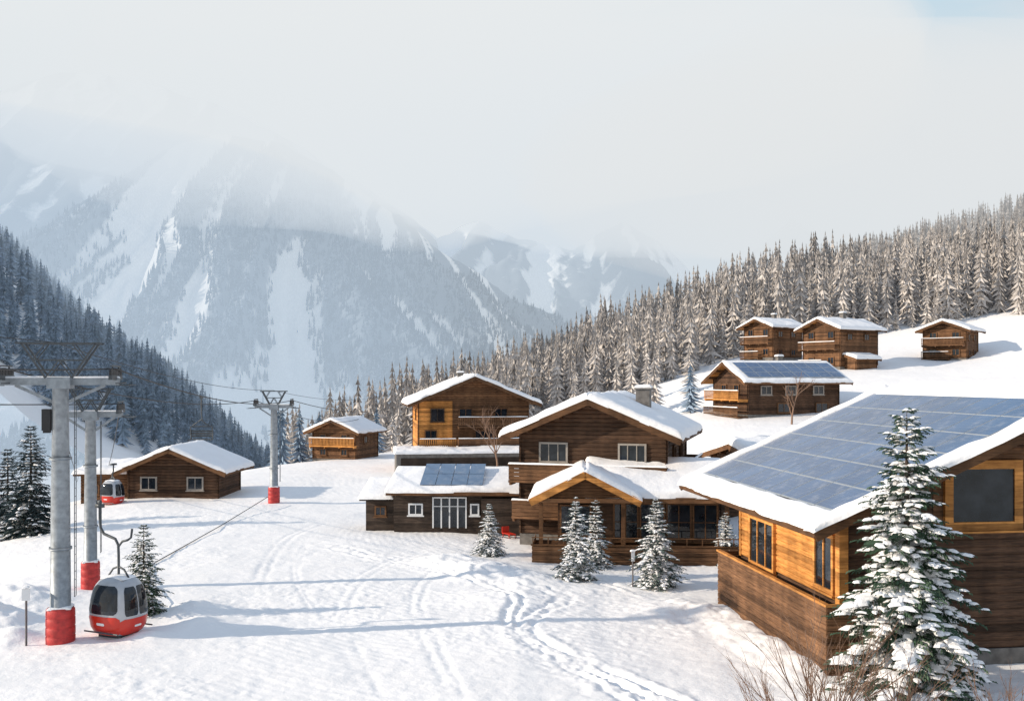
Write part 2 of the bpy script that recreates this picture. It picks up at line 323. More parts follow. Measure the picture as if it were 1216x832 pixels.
def scatter(name,variants,P,mats,**kw):
    Vs=[];Fs=[];o=0
    for i,(x,y,z,h,w) in enumerate(P):
        V,F=variants[i%len(variants)]; a=(i*2.399)%6.283; c,s=math.cos(a),math.sin(a)
        Q=np.empty_like(V); Q[:,0]=(V[:,0]*c-V[:,1]*s)*h*w+x; Q[:,1]=(V[:,0]*s+V[:,1]*c)*h*w+y; Q[:,2]=V[:,2]*h+z
        Vs.append(Q);Fs.append(F+o);o+=len(V)
    return addobj(name,npmesh(name,np.vstack(Vs),np.vstack(Fs),mats),**kw)
fv=[forest_tree(i,narrow=.105+.013*(i%4)) for i in range(8)]
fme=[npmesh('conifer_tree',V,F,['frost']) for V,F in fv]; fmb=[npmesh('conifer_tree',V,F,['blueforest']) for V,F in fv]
def jitgrid(x0,x1,y0,y1,s):
    gx,gy=np.meshgrid(np.arange(x0,x1,s),np.arange(y0,y1,s)); gx=gx.ravel()+np.random.uniform(-.5,.5,gx.size)*s; gy=gy.ravel()+np.random.uniform(-.5,.5,gy.size)*s; return gx,gy
gx,gy=jitgrid(-60,210,150,345,2.7)
edge=np.interp(gx,[-60,-25,0,20,35,60,80,100,130,210],[178,172,168,170,186,190,186,184,176,156])+(fbm(gx/9,gy/9,2)-.5)*18
ok=(gy>edge)&(gx>-.24*gy)&(gx<.60*gy+5)&(fbm(gx/14+3,gy/14,2)>.22)
gx=gx[ok];gy=gy[ok]; gzv=base_h(gx,gy); hh=np.random.uniform(8,17.5,len(gx))*(.75+.5*fbm(gx/25,gy/25,2))
order=np.argsort(gy-edge[ok]); gx,gy,gzv,hh=gx[order],gy[order],gzv[order],hh[order]
NI=190
for i in range(NI):
    w=random.uniform(.85,1.2)*hh[i]; addobj('conifer_tree',fme[i%8],loc=(gx[i],gy[i],gzv[i]-.3),rz=i*2.4,scl=(w,w,hh[i]),label='tall narrow frosted conifer at the edge of the hillside wood',category='tree',group='frosted conifers on the hillside')
scatter('forest',fv,[(gx[i],gy[i],gzv[i]-.3,hh[i],random.uniform(.8,1.15)) for i in range(NI,len(gx))],['frost'],kind='stuff',label='dense frosted conifer wood covering the hillside',category='forest')
lx,ly=jitgrid(-430,-50,235,640,4.2); 
a=lx+.35*(ly-350); ok=(lx>-.62*ly)&(a<-70)&(a>-330)&(fbm(lx/16,ly/16,2)>.22); lx=lx[ok];ly=ly[ok]; lz=hL(lx,ly); lh=np.random.uniform(8,16,len(lx))
od=np.argsort(ly); lx,ly,lz,lh=lx[od],ly[od],lz[od],lh[od]
vis=[i for i in range(len(lx)) if lx[i]>-.53*ly[i] and lz[i]+lh[i]>11-.17*ly[i]]
ind=set(vis[:60])
for i in ind:
    addobj('conifer_tree',fmb[i%8],loc=(lx[i],ly[i],lz[i]-.4),rz=i*2.4,scl=(float(lh[i]*1.35),float(lh[i]*1.35),float(lh[i])),label='dark snow-dusted conifer on the steep valley side',category='tree',group='dark conifers on the valley side')
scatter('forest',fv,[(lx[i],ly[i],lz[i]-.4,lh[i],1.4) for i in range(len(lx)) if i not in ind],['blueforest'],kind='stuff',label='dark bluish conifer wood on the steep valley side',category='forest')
idx=np.where((covA.ravel()+ .30*(1-vA.ravel())>-.02)&(vA.ravel()<.93)&(vA.ravel()>.02)&(XA.ravel()<330)&(XA.ravel()>-900))[0]
pick=np.random.choice(idx,21000); sv=[spindle(i) for i in range(5)]
Pm=[(XA.flat[i]+random.uniform(-2,2),YA.flat[i]+random.uniform(-3,3),HA.flat[i]-1.5,random.uniform(8,18)*(1-.35*vA.flat[i]),1.0) for i in pick]
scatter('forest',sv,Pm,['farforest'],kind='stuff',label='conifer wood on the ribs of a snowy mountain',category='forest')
# ------------------------------------------------------------------ detailed spruces
def spruce(H,R,seed,whorl,nb,snow,tw=7,needle='needle',bl=.07,power=.8,big=1.0):
    r=random.Random(seed); b=MB()
    def blob(c,sx,sz,dr):
        n=6; vs=[(c[0],c[1],c[2]+sz)]; a0=r.random()*6; sx*=big; sz*=big
        px,py=-dr[1],dr[0]
        for rr,zz in((.65,.72),(1.0,0.0)):
            for k in range(n):
                a=a0+2*math.pi*k/n; q=rr*r.uniform(.75,1.2); u=q*math.cos(a)*sx*1.5; w=q*math.sin(a)*sx*.8
                vs.append((c[0]+dr[0]*u+px*w,c[1]+dr[1]*u+py*w,c[2]+sz*zz-abs(u)*.15))
        vs.append((c[0],c[1],c[2]-sz*.4))
        fs=[(0,1+k,1+(k+1)%n) for k in range(n)]+[(1+k,1+n+k,1+n+(k+1)%n,1+(k+1)%n) for k in range(n)]+[(1+n+k,1+2*n,1+n+(k+1)%n) for k in range(n)]
        b.add(vs,fs,1)
    for i in range(whorl):
        t=(i+r.random()*.5)/whorl; z0=H*(bl+(.99-bl)*t); Lm=R*((1-t)**power)*.98+.05*R
        for k in range(max(3,int(nb*(1-.45*t)))):
            az=2*math.pi*(k/nb)*1.35+i*1.9+r.uniform(-.3,.3); Lb=Lm*r.uniform(.55,1.2); d=(math.cos(az),math.sin(az)); up=r.uniform(-.05,.15)+.55*t**2; dr=.38*(1-t)+.12
            def pt(s): return (d[0]*Lb*s,d[1]*Lb*s,z0+Lb*(up*s-dr*s*s+.18*dr*s**4))
            b.tube([pt(0),pt(.5),pt(1)],[.012*R+.006,.007*R+.004,.003],3,2,False)
            nt_=max(3,int(tw*(.4+.6*Lb/R)))
            for j in range(nt_+1):
                s=.18+.82*j/nt_; p=pt(s); tl=Lb*(.42-.28*s)+.05*R
                for sd in ((-1,1) if j<nt_ else (0,)):
                    aa=az+sd*r.uniform(.7,1.1); e=(math.cos(aa),math.sin(aa)); dz=-r.uniform(.1,.45)*tl; pe=(-e[1],e[0]); m_=5
                    for q in range(m_):
                        f0=q/m_; f1=(q+1.5)/m_; wd=tl*.26*(1.15-f0)*r.uniform(.7,1.3)
                        c0=(p[0]+e[0]*tl*f0,p[1]+e[1]*tl*f0,p[2]+dz*f0*f0)
                        for s2 in(-1,1):
                            tip=(p[0]+e[0]*tl*f1+pe[0]*wd*s2,p[1]+e[1]*tl*f1+pe[1]*wd*s2,p[2]+dz*f1*f1-r.uniform(0,.5)*wd)
                            c1=(c0[0]+e[0]*tl*.2,c0[1]+e[1]*tl*.2,c0[2]+.02)
                            b.add([c0,c1,tip],[(0,1,2)],0)
                    if r.random()<snow:
                        f=r.uniform(.15,.6); sz=r.uniform(.6,1.25)*tl*.33
                        blob((p[0]+e[0]*tl*f,p[1]+e[1]*tl*f,p[2]+dz*f*f+.01),sz,sz*.42,e)
            if r.random()<snow*1.1:
                for s in (.35,.6,.85):
                    p=pt(s); sz=Lb*.11*r.uniform(.6,1.2)+.01*R; blob((p[0],p[1],p[2]+.015),sz,sz*.5,d)
    return b
def place_spruce(name,x,y,H,R,seed,whorl,nb,snow,tw,lab,needle='needle',group=None,bl=.07,base=None,power=.8,big=1.0):
    z=gsz(x,y)-.08 if base is None else base
    kw=dict(label=lab,category='tree')
    if group: kw['group']=group
    e=empty('spruce_tree',(x,y,z),seed*1.1,**kw); c=spruce(H,R,seed,whorl,nb,snow,tw,needle,bl,power,big)
    c.obj('crown',[needle,'snow','bark'],e)
    t=MB(); t.tube([(0,0,-.3),(0,0,H*.3),(0,0,H*.7),(0,0,H*.97)],[H*.018,H*.014,H*.008,.01],9); t.obj('trunk',['bark'],e,True)
    return e
# ------------------------------------------------------------------ buildings
def window(parent,O,Ux,Nn,w,h,frame='trim',mull=1,cross=0,fw=.09):
    O=Vector(O);Ux=Vector(Ux).normalized();Nn=Vector(Nn).normalized();Z=Vector((0,0,1))
    def bx(mb,a0,a1,b0,b1,c0,c1,m=0):
        vs=[O+Ux*a+Z*b_+Nn*c for a,b_,c in[(a0,b0,c0),(a1,b0,c0),(a1,b0,c1),(a0,b0,c1),(a0,b1,c0),(a1,b1,c0),(a1,b1,c1),(a0,b1,c1)]]
        mb.add(vs,[(0,1,2,3),(7,6,5,4),(4,5,1,0),(5,6,2,1),(6,7,3,2),(7,4,0,3)],m)
    g=MB(); bx(g,-w/2+.02,w/2-.02,-h/2+.02,h/2-.02,-.02,.065); wo=g.obj('window',['glass'],parent)
    f=MB(); bx(f,-w/2-fw*.4,-w/2+fw,-h/2-fw*.4,h/2+fw*.4,-.02,.13); bx(f,w/2-fw,w/2+fw*.4,-h/2-fw*.4,h/2+fw*.4,-.02,.13)
    bx(f,-w/2+fw,w/2-fw,h/2-fw,h/2+fw*.4,-.02,.127); bx(f,-w/2+fw,w/2-fw,-h/2-fw*.4,-h/2+fw,-.02,.127)
    for i in range(mull): a=-w/2+w*(i+1)/(mull+1); bx(f,a-fw*.35,a+fw*.35,-h/2+fw,h/2-fw,-.02,.11)
    for i in range(cross): a=-h/2+h*(i+1)/(cross+1); bx(f,-w/2+fw,w/2-fw,a-fw*.25,a+fw*.25,-.02,.105)
    f.obj('window_frame',[frame],wo)
    s=MB(); bx(s,-w/2-.12,w/2+.12,-h/2-fw*.4-.08,-h/2-fw*.4-.003,-.02,.2); s.obj('window_sill',[frame],wo)
    return wo
def balcony(parent,x0,x1,z,dep,side='F',W=0,D=0,mt='wood2',solid=True,hgt=1.0,sn=True):
    def tr(a,b_,c):
        if side=='F': return (a,-b_,c)
        if side=='L': return (-W/2-b_,a,c)
        return (W/2+b_,a,c)
    def bx(mb,a0,a1,b0,b1,c0,c1,m=0):
        p=tr(a0,b0,c0);q=tr(a1,b1,c1); mb.box(min(p[0],q[0]),max(p[0],q[0]),min(p[1],q[1]),max(p[1],q[1]),min(p[2],q[2]),max(p[2],q[2]),m)
    d=MB(); bx(d,x0,x1,.06,dep,z-.16,z); nb=max(2,int((x1-x0)/1.8))
    for i in range(nb+1): a=x0+.1+(x1-x0-.2)*i/nb; bx(d,a-.07,a+.07,.06,dep-.1,z-.34,z-.163)
    do=d.obj('balcony',[mt],parent)
    r=MB()
    if solid:
        nc=max(2,int(hgt/.22))
        for i in range(nc): c=z+.04+i*hgt/nc; bx(r,x0+.03,x1-.03,dep-.05,dep,c,c+hgt/nc-.025); bx(r,x0+.003,x0+.05,.08,dep-.055,c,c+hgt/nc-.025); bx(r,x1-.05,x1-.003,.08,dep-.055,c,c+hgt/nc-.025)
    else:
        k=int((x1-x0)/.22)
        for i in range(k+1): a=x0+.04+(x1-x0-.08)*i/k; bx(r,a-.05,a+.05,dep-.045,dep-.01,z+.08,z+hgt)
        for zz in(.12,hgt-.02): bx(r,x0,x1,dep-.09,dep-.05,z+zz,z+zz+.1)
    bx(r,x0-.03,x1+.03,dep-.1,dep+.06,z+hgt+.003,z+hgt+.07)
    ro=r.obj('railing',[mt],do)
    if sn:
        s=MB(); p=Vector(tr(x0,dep-.11,z+hgt+.07)); q=Vector(tr(x1,dep-.11,z+hgt+.07)); w=Vector(tr(x0,dep+.06,z+hgt+.07))
        s.snow(p,q-p,w-p,.10,seed=x0,edge=.07,du=.5); s.obj('railing_snow',['snow'],do,True)
    return do
def chalet(nm,loc,alpha,W,D,zw,pitch,ov,ovf,label,ovb=None,wall='wood',ztop=None,below=1.5,lower='stone',lowh=.0,sn=.32,chim=None,roofsnow=True,soffit='orange',solar=None,group=None,course=.28,fascia='trim',mats2=None,ridge=True,category='chalet'):
    ovb=ovf if ovb is None else ovb
    kw=dict(label=label,category=category)
    if group: kw['group']=group
    e=empty(nm,loc,-math.radians(alpha),**kw); tp=math.tan(math.radians(pitch)); zr=zw+W/2*tp; h=W/2
    b=MB(); b.box(-h+.02,h-.02,.02,D-.02,-below,zw,0)
    b.add([(-h+.02,.02,zw),(h-.02,.02,zw),(0,.02,zr-.05),(-h+.02,D-.02,zw),(h-.02,D-.02,zw),(0,D-.02,zr-.05)],[(0,1,2),(5,4,3),(0,2,5,3),(2,1,4,5)],0)
    z=lowh; ee=.16
    while z<zr-.15:
        ch=min(course,zr-z); hw=h if z+ch*.5<zw else max(0,(zr-z-ch*.9)/tp-.02)
        if hw>.1:
            x_=(hw+ee if z<zw-.3 else hw)
            b.log((-x_,0,0),(x_,0,0),z,ch,(0,-1,0),0); b.log((x_,D,0),(-x_,D,0),z,ch,(0,1,0),0)
        if z+ch<=zw+.1:
            b.log((-h,D+ee,0),(-h,-ee,0),z+.02,ch,(-1,0,0),0); b.log((h,-ee,0),(h,D+ee,0),z+.02,ch,(1,0,0),0)
        z+=course
    b.obj('wall',[wall],e)
    f=MB(); f.box(-h-.09,h+.09,-.09,D+.09,-below,lowh,0); f.obj('foundation',[lower],e)
    r=MB(); y0=-ovf;y1=D+ovb; th=.2; X=h+ov; ze=zw-ov*tp
    for sgn in(-1,1):
        ex=sgn*X
        vs=[(0,y0,zr),(ex,y0,ze),(ex,y1,ze),(0,y1,zr),(0,y0,zr+th),(ex,y0,ze+th),(ex,y1,ze+th),(0,y1,zr+th)]
        fs=[(0,1,2,3),(7,6,5,4),(4,5,1,0),(5,6,2,1),(6,7,3,2)]
        if sgn<0: fs=[t[::-1] for t in fs]
        o=len(r.v); r.v+=vs
        for i_,t in enumerate(fs): r.f.append(tuple(o+k for k in t)); r.m.append(1 if i_==0 else 0)
        for yy in(y0-.03,y1+.03): r.beam((0,yy,zr+.01),(ex*1.003,yy,ze+.01),.055,.40,2)
        r.beam((ex+sgn*.03,y0-.01,ze+.08),(ex+sgn*.03,y1+.01,ze+.08),.05,.26,2)
        for fr in (.42,.86):
            px=sgn*h*fr; pz=zr-abs(px)*tp-.14; r.box(px-.09,px+.09,y0+.12,y1-.12,pz-.14,pz+.12,2)
    r.box(-.1,.1,y0+.1,y1-.1,zr-.36,zr-.03,2)
    ro=r.obj('roof',['dark',soffit,fascia],e)
    if roofsnow:
        s=MB(); 
        for sgn in(-1,1): s.snow((-sgn*.03,y0-.07,zr+th+.0),(sgn*(X+.12),0,-(X+.12)*tp),(0,y1-y0+.14,0),sn,seed=W+sgn,edge=.28)
        s.obj('roof_snow',['snow'],ro,True)
    if chim:
        cx,cy,cw,ctop=chim; zc=zr-abs(cx)*tp; c=MB(); c.box(cx-cw/2,cx+cw/2,cy-cw/2,cy+cw/2,zc-.3,ctop,0); c.box(cx-cw/2-.1,cx+cw/2+.1,cy-cw/2-.1,cy+cw/2+.1,ctop,ctop+.12,0)
        c.snow((cx-cw/2-.1,cy-cw/2-.1,ctop+.12),(cw+.2,0,0),(0,cw+.2,0),.22,m=1,edge=.15,du=.2); c.obj('chimney',['stone','snow'],ro)
    e['_z']=zr
    return e,ro,dict(W=W,D=D,zw=zw,zr=zr,tp=tp,X=X,ze=ze,y0=y0,y1=y1,th=th)
def solar_panels(ro,p,side,rows,cols,a0,a1,s0,s1,lift=.12,snow_patch=False):
    cs=math.sqrt(1+p['tp']**2)
    pw=(a1-a0)/cols; ph=(s1-s0)/rows
    for i in range(rows):
        for j in range(cols):
            q0=s0+i*ph+.015;q1=s0+(i+1)*ph-.015;y0=a0+j*pw+.018;y1=a0+(j+1)*pw-.018
            def P(s,y,n): return (side*s,y,p['zr']+p['th']-s*p['tp']+lift+n)
            b=MB(); 
            vs=[P(q0,y0,0),P(q1,y0,0),P(q1,y1,0),P(q0,y1,0),P(q0,y0,.045),P(q1,y0,.045),P(q1,y1,.045),P(q0,y1,.045)]
            fs=[(0,1,2,3),(7,6,5,4),(4,5,1,0),(5,6,2,1),(6,7,3,2),(7,4,0,3)]; 
            if side<0: fs=[t[::-1] for t in fs]
            b.add(vs,fs,1)
            k_=.032; vs2=[P(q0+k_,y0+k_,.048),P(q1-k_,y0+k_,.048),P(q1-k_,y1-k_,.048),P(q0+k_,y1-k_,.048)]
            b.add(vs2,[(3,2,1,0) if side>0 else (0,1,2,3)],0)
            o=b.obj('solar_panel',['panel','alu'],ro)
            uv=o.data.uv_layers.new(name='UVMap'); f=o.data.polygons[-1]; w=(q1-q0)*cs; hh_=y1-y0; co=[(0,0),(w,0),(w,hh_),(0,hh_)]
            if side>0: co=co[::-1]
            for li,c in zip(f.loop_indices,co): uv.data[li].uv=c
# ---- big house beside the spruce
al=-7.3; W=18.8; D=10.7
e,ro,p=chalet('log_house',(21.82,38.8,0.15),al,W,D,5.98,23.7,1.8,1.6,'large timber house with snow-edged roof covered in solar panels',ovb=4.2,wall='wood',lowh=.5,below=2,roofsnow=False,fascia='trim',course=.3)
s=MB(); X=p['X']; zz=p['zr']+p['th']
s.snow((.2,p['y0']-.1,zz-.02),(-1.0,0,-1.0*p['tp']),(0,p['y1']-p['y0']+.2,0),.26,1,edge=.25)
s.snow((-X-.12,p['y0']-.1,zz-(X+.12)*p['tp']),(1.15,0,1.15*p['tp']),(0,p['y1']-p['y0']+.2,0),.26,2,edge=.25)
s.snow((-X-.1,p['y0']-.12,zz-(X+.1)*p['tp']),(X+.1,0,(X+.1)*p['tp']),(0,.85,0),.30,3,edge=.22)
s.snow((-X-.1,p['y1']-.72,zz-(X+.1)*p['tp']),(X+.1,0,(X+.1)*p['tp']),(0,.82,0),.30,4,edge=.22)
s.snow((0,p['y0']-.1,zz),(X+.1,0,-(X+.1)*p['tp']),(0,p['y1']-p['y0']+.2,0),.3,5,edge=.25)
s.obj('roof_snow',['snow'],ro,True)
solar_panels(ro,p,-1,6,9,p['y0']+.80,p['y1']-.80,.9,X-1.05)
c=MB(); z=2.4
while z<5.75: c.log((-W/2-.06,D-.05,0),(-W/2-.06,.05,0),z,.24,(-1,0,0),0,.045); z+=.24
c.box(-W/2-.14,-W/2-.055,.0,.22,2.35,5.6,0); c.box(-W/2-.14,-W/2-.055,D-.2,D+.02,2.35,5.6,0)
c.obj('cladding',['orange'],e)  # orange boards paint warm sunlight onto the left wall
c=MB(); z=4.9
while z<8.1:
    lim=min(W/2-.1,(p['zr']-z-.35)/p['tp']); c.log((-W/2+3.6 if lim>W/2-3.6 else -lim,-.055,0),(W/2-3,-.055,0),z,.22,(0,-1,0),0,.03); z+=.22
c.obj('cladding',['wood2'],e)
window(e,(-W/2-.11,1.25,3.75),(0,-1,0),(-1,0,0),1.7,2.2,'orange',1,0,.12)
window(e,(-W/2-.11,7.7,3.4),(0,-1,0),(-1,0,0),2.9,2.2,'orange',2,0,.12)
window(e,(-W/2+5.6,-.09,6.4),(1,0,0),(0,-1,0),3.0,2.5,'orange',0,0,.24)
window(e,(-W/2+10.2,-.09,6.4),(1,0,0),(0,-1,0),3.0,2.5,'orange',0,0,.24)
g=MB()
for i in range(12):
    z=-.11+i*.22; g.log((-W/2-1.15,D+.1,0),(-W/2-1.15,-1.1,0),z,.215,(-1,0,0),0,.03); g.log((-W/2-1.15,-1.1,0),(-W/2+.0,-1.1,0),z,.215,(0,-1,0),0,.03); g.log((-W/2,D+.1,0),(-W/2-1.15,D+.1,0),z,.215,(0,1,0),0,.03)
g.box(-W/2-1.14,-W/2-.06,-1.09,D+.09,-1.5,.6,0); g.box(-W/2-1.22,-W/2-1.02,-1.17,D+.17,2.53,2.62,1); g.box(-W/2-1.02,-W/2-.02,-1.17,-1.0,2.53,2.62,1); g.box(-W/2-1.14,-W/2-1.05,-1.09,D+.09,.6,2.53,0);g.box(-W/2-1.05,-W/2,-1.09,-1.0,.6,2.53,0)
go=g.obj('balcony',['wood2','orange'],e)
pm=MB(); pm.box(-W/2-.35,-W/2+.0,-.45,-.1,.0,5.9); pm.obj('corner_post',['orange'],e)
# ---- centre house
e,ro,p=chalet('chalet',(5.3,66,0),16,9.7,11.5,7.45,23,1.15,1.3,'three-storey dark log chalet with snow-laden gable roof and chimney',wall='wood',lowh=.6,sn=.5,chim=(2.3,7.6,1.0,10.25))
window(e,(-2.6,-.05,6.1),(1,0,0),(0,-1,0),1.9,1.3,'winf',2); window(e,(2.7,-.05,6.1),(1,0,0),(0,-1,0),1.8,1.3,'winf',2)
window(e,(-2.9,-.05,3.0),(1,0,0),(0,-1,0),1.7,1.5,'trim',1); window(e,(4.9,4,5.9),(0,1,0),(1,0,0),1.2,1.1,'trim',1)
window(e,(4.9,8,5.9),(0,1,0),(1,0,0),1.2,1.1,'trim',1)
balcony(e,-5.4,5.1,4.3,1.3,'F',mt='trim'); balcony(e,-5.2,-1,1.9,1.2,'F',mt='wood2')
balcony(e,0,11.4,4.3,1.3,'R',W=9.7,mt='trim')
w=empty('porch_wing',(0,0,0),0,label='glazed ground-floor wing with snow roof and honey timber gable',category='house'); w.location=(2.6,61.2,0); w.rotation_euler=(0,0,math.radians(-4))
b=MB(); Wd=10.2
b.box(.2,Wd-.3,.75,6.0,-1,3.55,0); b.obj('wall',['wood'],w)
r=MB(); 
def slab(r,pts,th,m):
    vs=[Vector(q) for q in pts]; vs+=[q+Vector((0,0,th)) for q in vs[:4]]
    r.add(vs,[(0,3,2,1),(4,5,6,7),(0,1,5,4),(1,2,6,5),(2,3,7,6),(3,0,4,7)],m)
slab(r,[(2.0,-.2,3.62),(Wd+.6,-.2,3.62),(Wd+.6,5.2,5.35),(2.0,5.2,5.35)],.16,0)
ax=1.9; gt=5.25; ge=3.55
slab(r,[(ax,-1.0,gt),(ax,5.2,gt),(-1.4,5.2,ge),(-1.4,-1.0,ge)],.18,1); slab(r,[(ax,-1.0,gt),(ax+3.3,-1.0,ge),(ax+3.3,3.2,ge),(ax,5.2,gt)],.18,1)
for sg in(-1,1): r.beam((ax,-1.06,gt-.02),(ax+sg*3.35,-1.06,ge-.02),.08,.44,1)
r.beam((-.9,-1.0,ge+.12),(4.7,-1.0,ge+.12),.16,.24,2)
zz_=ge+.24
while zz_<gt-.25:
    hw=(gt-zz_-.2)/(gt-ge)*3.2; r.log((ax-hw,-.55,0),(ax+hw,-.55,0),zz_,.2,(0,-1,0),2,.04); zz_+=.2
r.beam((2.0,-.26,3.64),(Wd+.65,-.26,3.64),.06,.34,2)
rr=r.obj('roof',['dark','orange','trim'],w)
s=MB(); s.snow((1.9,-.3,3.76),(Wd-1.2,0,0),(0,5.5,1.75),.46,11,edge=.3); s.snow((ax,-1.1,gt+.17),(-3.45,0,-1.77),(0,6.3,0),.40,12,edge=.3); s.snow((ax,-1.1,gt+.17),(3.45,0,-1.77),(0,4.6,0),.40,13,edge=.3); s.obj('roof_snow',['snow'],rr,True)
for px_ in (-.8,4.2,Wd+.3):
    q=MB(); q.box(px_-.12,px_+.12,-.55 if px_<4.5 else 0,-.31 if px_<4.5 else .24,-.5,3.6); q.obj('post',['trim'],w)
for i in range(4): window(w,(4.4+i*1.62,.68,2.2),(1,0,0),(0,-1,0),1.52,2.3,'trim',1,1,.08)
window(w,(1.3,.68,2.3),(1,0,0),(0,-1,0),1.9,1.8,'trim',1,0,.08)
t=MB(); 
for i in range(4): t.log((-1.3,-.9,0),(Wd+.8,-.9,0),-.2+i*.28,.27,(0,-1,0),0,.04); t.log((-1.3,4,0),(-1.3,-.9,0),-.2+i*.28,.27,(-1,0,0),0,.04); t.log((Wd+.8,-.9,0),(Wd+.8,4,0),-.2+i*.28,.27,(1,0,0),0,.04)
t.box(-1.29,Wd+.79,-.89,3.9,-1,.5,0); t.box(-1.4,Wd+.9,-1.0,-.8,.93,1.0,1); t.box(-1.28,Wd+.78,-.88,-.8,.5,.93,0)
for i in range(14): t.box(-1.3+i*.925,-1.24+i*.925,-.95,-.89,1.0,1.4,1)
t.box(-1.35,Wd+.85,-.95,-.88,1.4,1.45,1)
t.obj('terrace',['wood2','trim'],w)
e,ro,p=chalet('wooden_shed',(18.2,81,gz(18,81)-.1),70,7.0,7.5,2.6,14,.8,.7,'broad wooden shed buried under thick snow roof',sn=.65,category='shed')
e,ro,p=chalet('wooden_shed',(14.6,74,gz(14.6,74)-.4),75,4.0,5,3.2,18,.6,.6,'small wooden shed with thick snow on its roof',sn=.55,category='shed')
# ---- low building with solar panels
w=empty('low_building',(-8.6,72.5,0),math.radians(-2),label='low dark-walled building with snow roof, solar panels and glazed doors',category='house')
b=MB(); 
for i in range(12): b.log((0,0,0),(9.2,0,0),.2+i*.22,.215,(0,-1,0),0,.025); b.log((0,5,0),(0,0,0),.2+i*.22,.215,(-1,0,0),0,.025)
b.box(.01,9.2,.01,5,-1,2.75,0); b.add([(0.01,0.01,2.75),(0.01,5,2.75),(0.01,5,3.8),(9.2,0.01,2.75),(9.2,5,2.75),(9.2,5,3.8)],[(0,2,1),(3,4,5),(0,3,5,2),(1,2,5,4)],0)
b.box(-2.2,.0,.8,4.6,-1,2.2,0); b.box(6.4,9.6,-.5,0,-1,2.4,0)
b.obj('wall',['dark'],w)
SL=.19
r=MB(); slab(r,[(-.5,-.6,2.66),(9.7,-.6,2.66),(9.7,5.2,2.66+5.8*SL),(-.5,5.2,2.66+5.8*SL)],.16,0); slab(r,[(-2.6,.3,2.1),(-.3,.3,2.1),(-.3,4.8,2.95),(-2.6,4.8,2.95)],.14,0)
r.beam((-.5,-.64,2.74),(9.7,-.64,2.74),.06,.26,1); rr=r.obj('roof',['dark','trim'],w)
s=MB(); s.snow((-.6,-.7,2.80),(10.4,0,0),(0,6,6*SL),.34,21,edge=.28); s.snow((-2.7,.2,2.22),(2.6,0,0),(0,4.7,.9),.32,22,edge=.28); s.obj('roof_snow',['snow'],rr,True)
for i in range(4):
    for j in range(2):
        b=MB(); x0=1.9+i*1.15; y0=.0+j*2.1; zf=lambda y: 2.84+(y+.6)*.28+.30
        vs=[(x0,y0,zf(y0)),(x0+1.1,y0,zf(y0)),(x0+1.1,y0+2.0,zf(y0+2.0)),(x0,y0+2.0,zf(y0+2.0))]; vs+=[(a,b_,c+.06) for a,b_,c in vs]
        b.add(vs,[(0,3,2,1),(4,5,6,7),(0,1,5,4),(1,2,6,5),(2,3,7,6),(3,0,4,7)],0); b.obj('solar_panel',['panel'],rr)
window(w,(1.6,-.03,1.55),(1,0,0),(0,-1,0),1.0,.8,'white',1,0,.08); window(w,(-1.1,.78,1.3),(1,0,0),(0,-1,0),.8,.7,'trim',1,0,.08)
window(w,(5.9,-.03,1.55),(1,0,0),(0,-1,0),.6,.8,'white',0,0,.08)
d=MB(); 
for i in range(4): x0=2.9+i*.6; d.box(x0,x0+.56,-.06,-.03,.25,2.3,1)
for i in range(5): x0=2.87+i*.6; d.box(x0-.05,x0+.05,-.12,-.02,.2,2.35,0)
d.box(2.82,5.32,-.121,-.021,2.35,2.45,0); d.box(2.82,5.32,-.118,-.021,1.75,1.8,0); do=d.obj('door',['white','glass'],w)
hdl=MB(); hdl.box(4.0,4.04,-.2,-.121,1.1,1.35); hdl.obj('handle',['dsteel'],do)
# ---- upper chalet
e,ro,p=chalet('chalet',(-4.6,120,1.9),-9,13.2,11,6.5,22.5,1.4,1.6,'broad two-storey log chalet with snowy gable roof on a terrace',wall='wood2',lowh=.3,sn=.45,below=3,chim=(-1,6,.7,9.8))
window(e,(-1.0,-.05,5.0),(1,0,0),(0,-1,0),1.6,1.2,'trim',1);window(e,(3.3,-.05,5.0),(1,0,0),(0,-1,0),1.6,1.2,'trim',1);window(e,(1.2,-.05,2.2),(1,0,0),(0,-1,0),2.2,1.5,'trim',2);window(e,(4.6,-.05,2.2),(1,0,0),(0,-1,0),1.5,1.3,'trim',1)
window(e,(-6.65,4,4.8),(0,-1,0),(-1,0,0),1.5,1.2,'trim',1)
balcony(e,-2,6.4,3.5,1.4,'F',mt='wood2',solid=False); balcony(e,-2.0,6.4,.95,1.5,'F',mt='wood2',solid=True)
c=MB(); z=.5
while z<6.4: c.log((-6.62,-.05,0),(-2.6,-.05,0),z,.26,(0,-1,0),0,.05); z+=.26
z=.5
while z<6.2: c.log((-6.65,10.9,0),(-6.65,.1,0),z,.26,(-1,0,0),0,.05); z+=.26
c.obj('cladding',['orange'],e); window(e,(-5.2,-.13,2.2),(1,0,0),(0,-1,0),1.4,1.6,'trim',1); window(e,(-4.4,-.13,4.8),(1,0,0),(0,-1,0),1.6,1.5,'dark',1)  # sunlit orange of this left corner is put into the board colour
balcony(e,-6.6,-2.3,.95,1.6,'F',mt='orange',solid=False)
t=MB(); t.box(-9.5,7,-5.2,-.1,-3,.55,0); t.snow((-9.7,-5.4,.55),(16.9,0,0),(0,5.3,.25),.4,31,m=1,edge=.3); t.box(-9,6.9,-5.25,-5.2,-.9,.1,2); t.obj('terrace',['stone','snow','dark'],e)
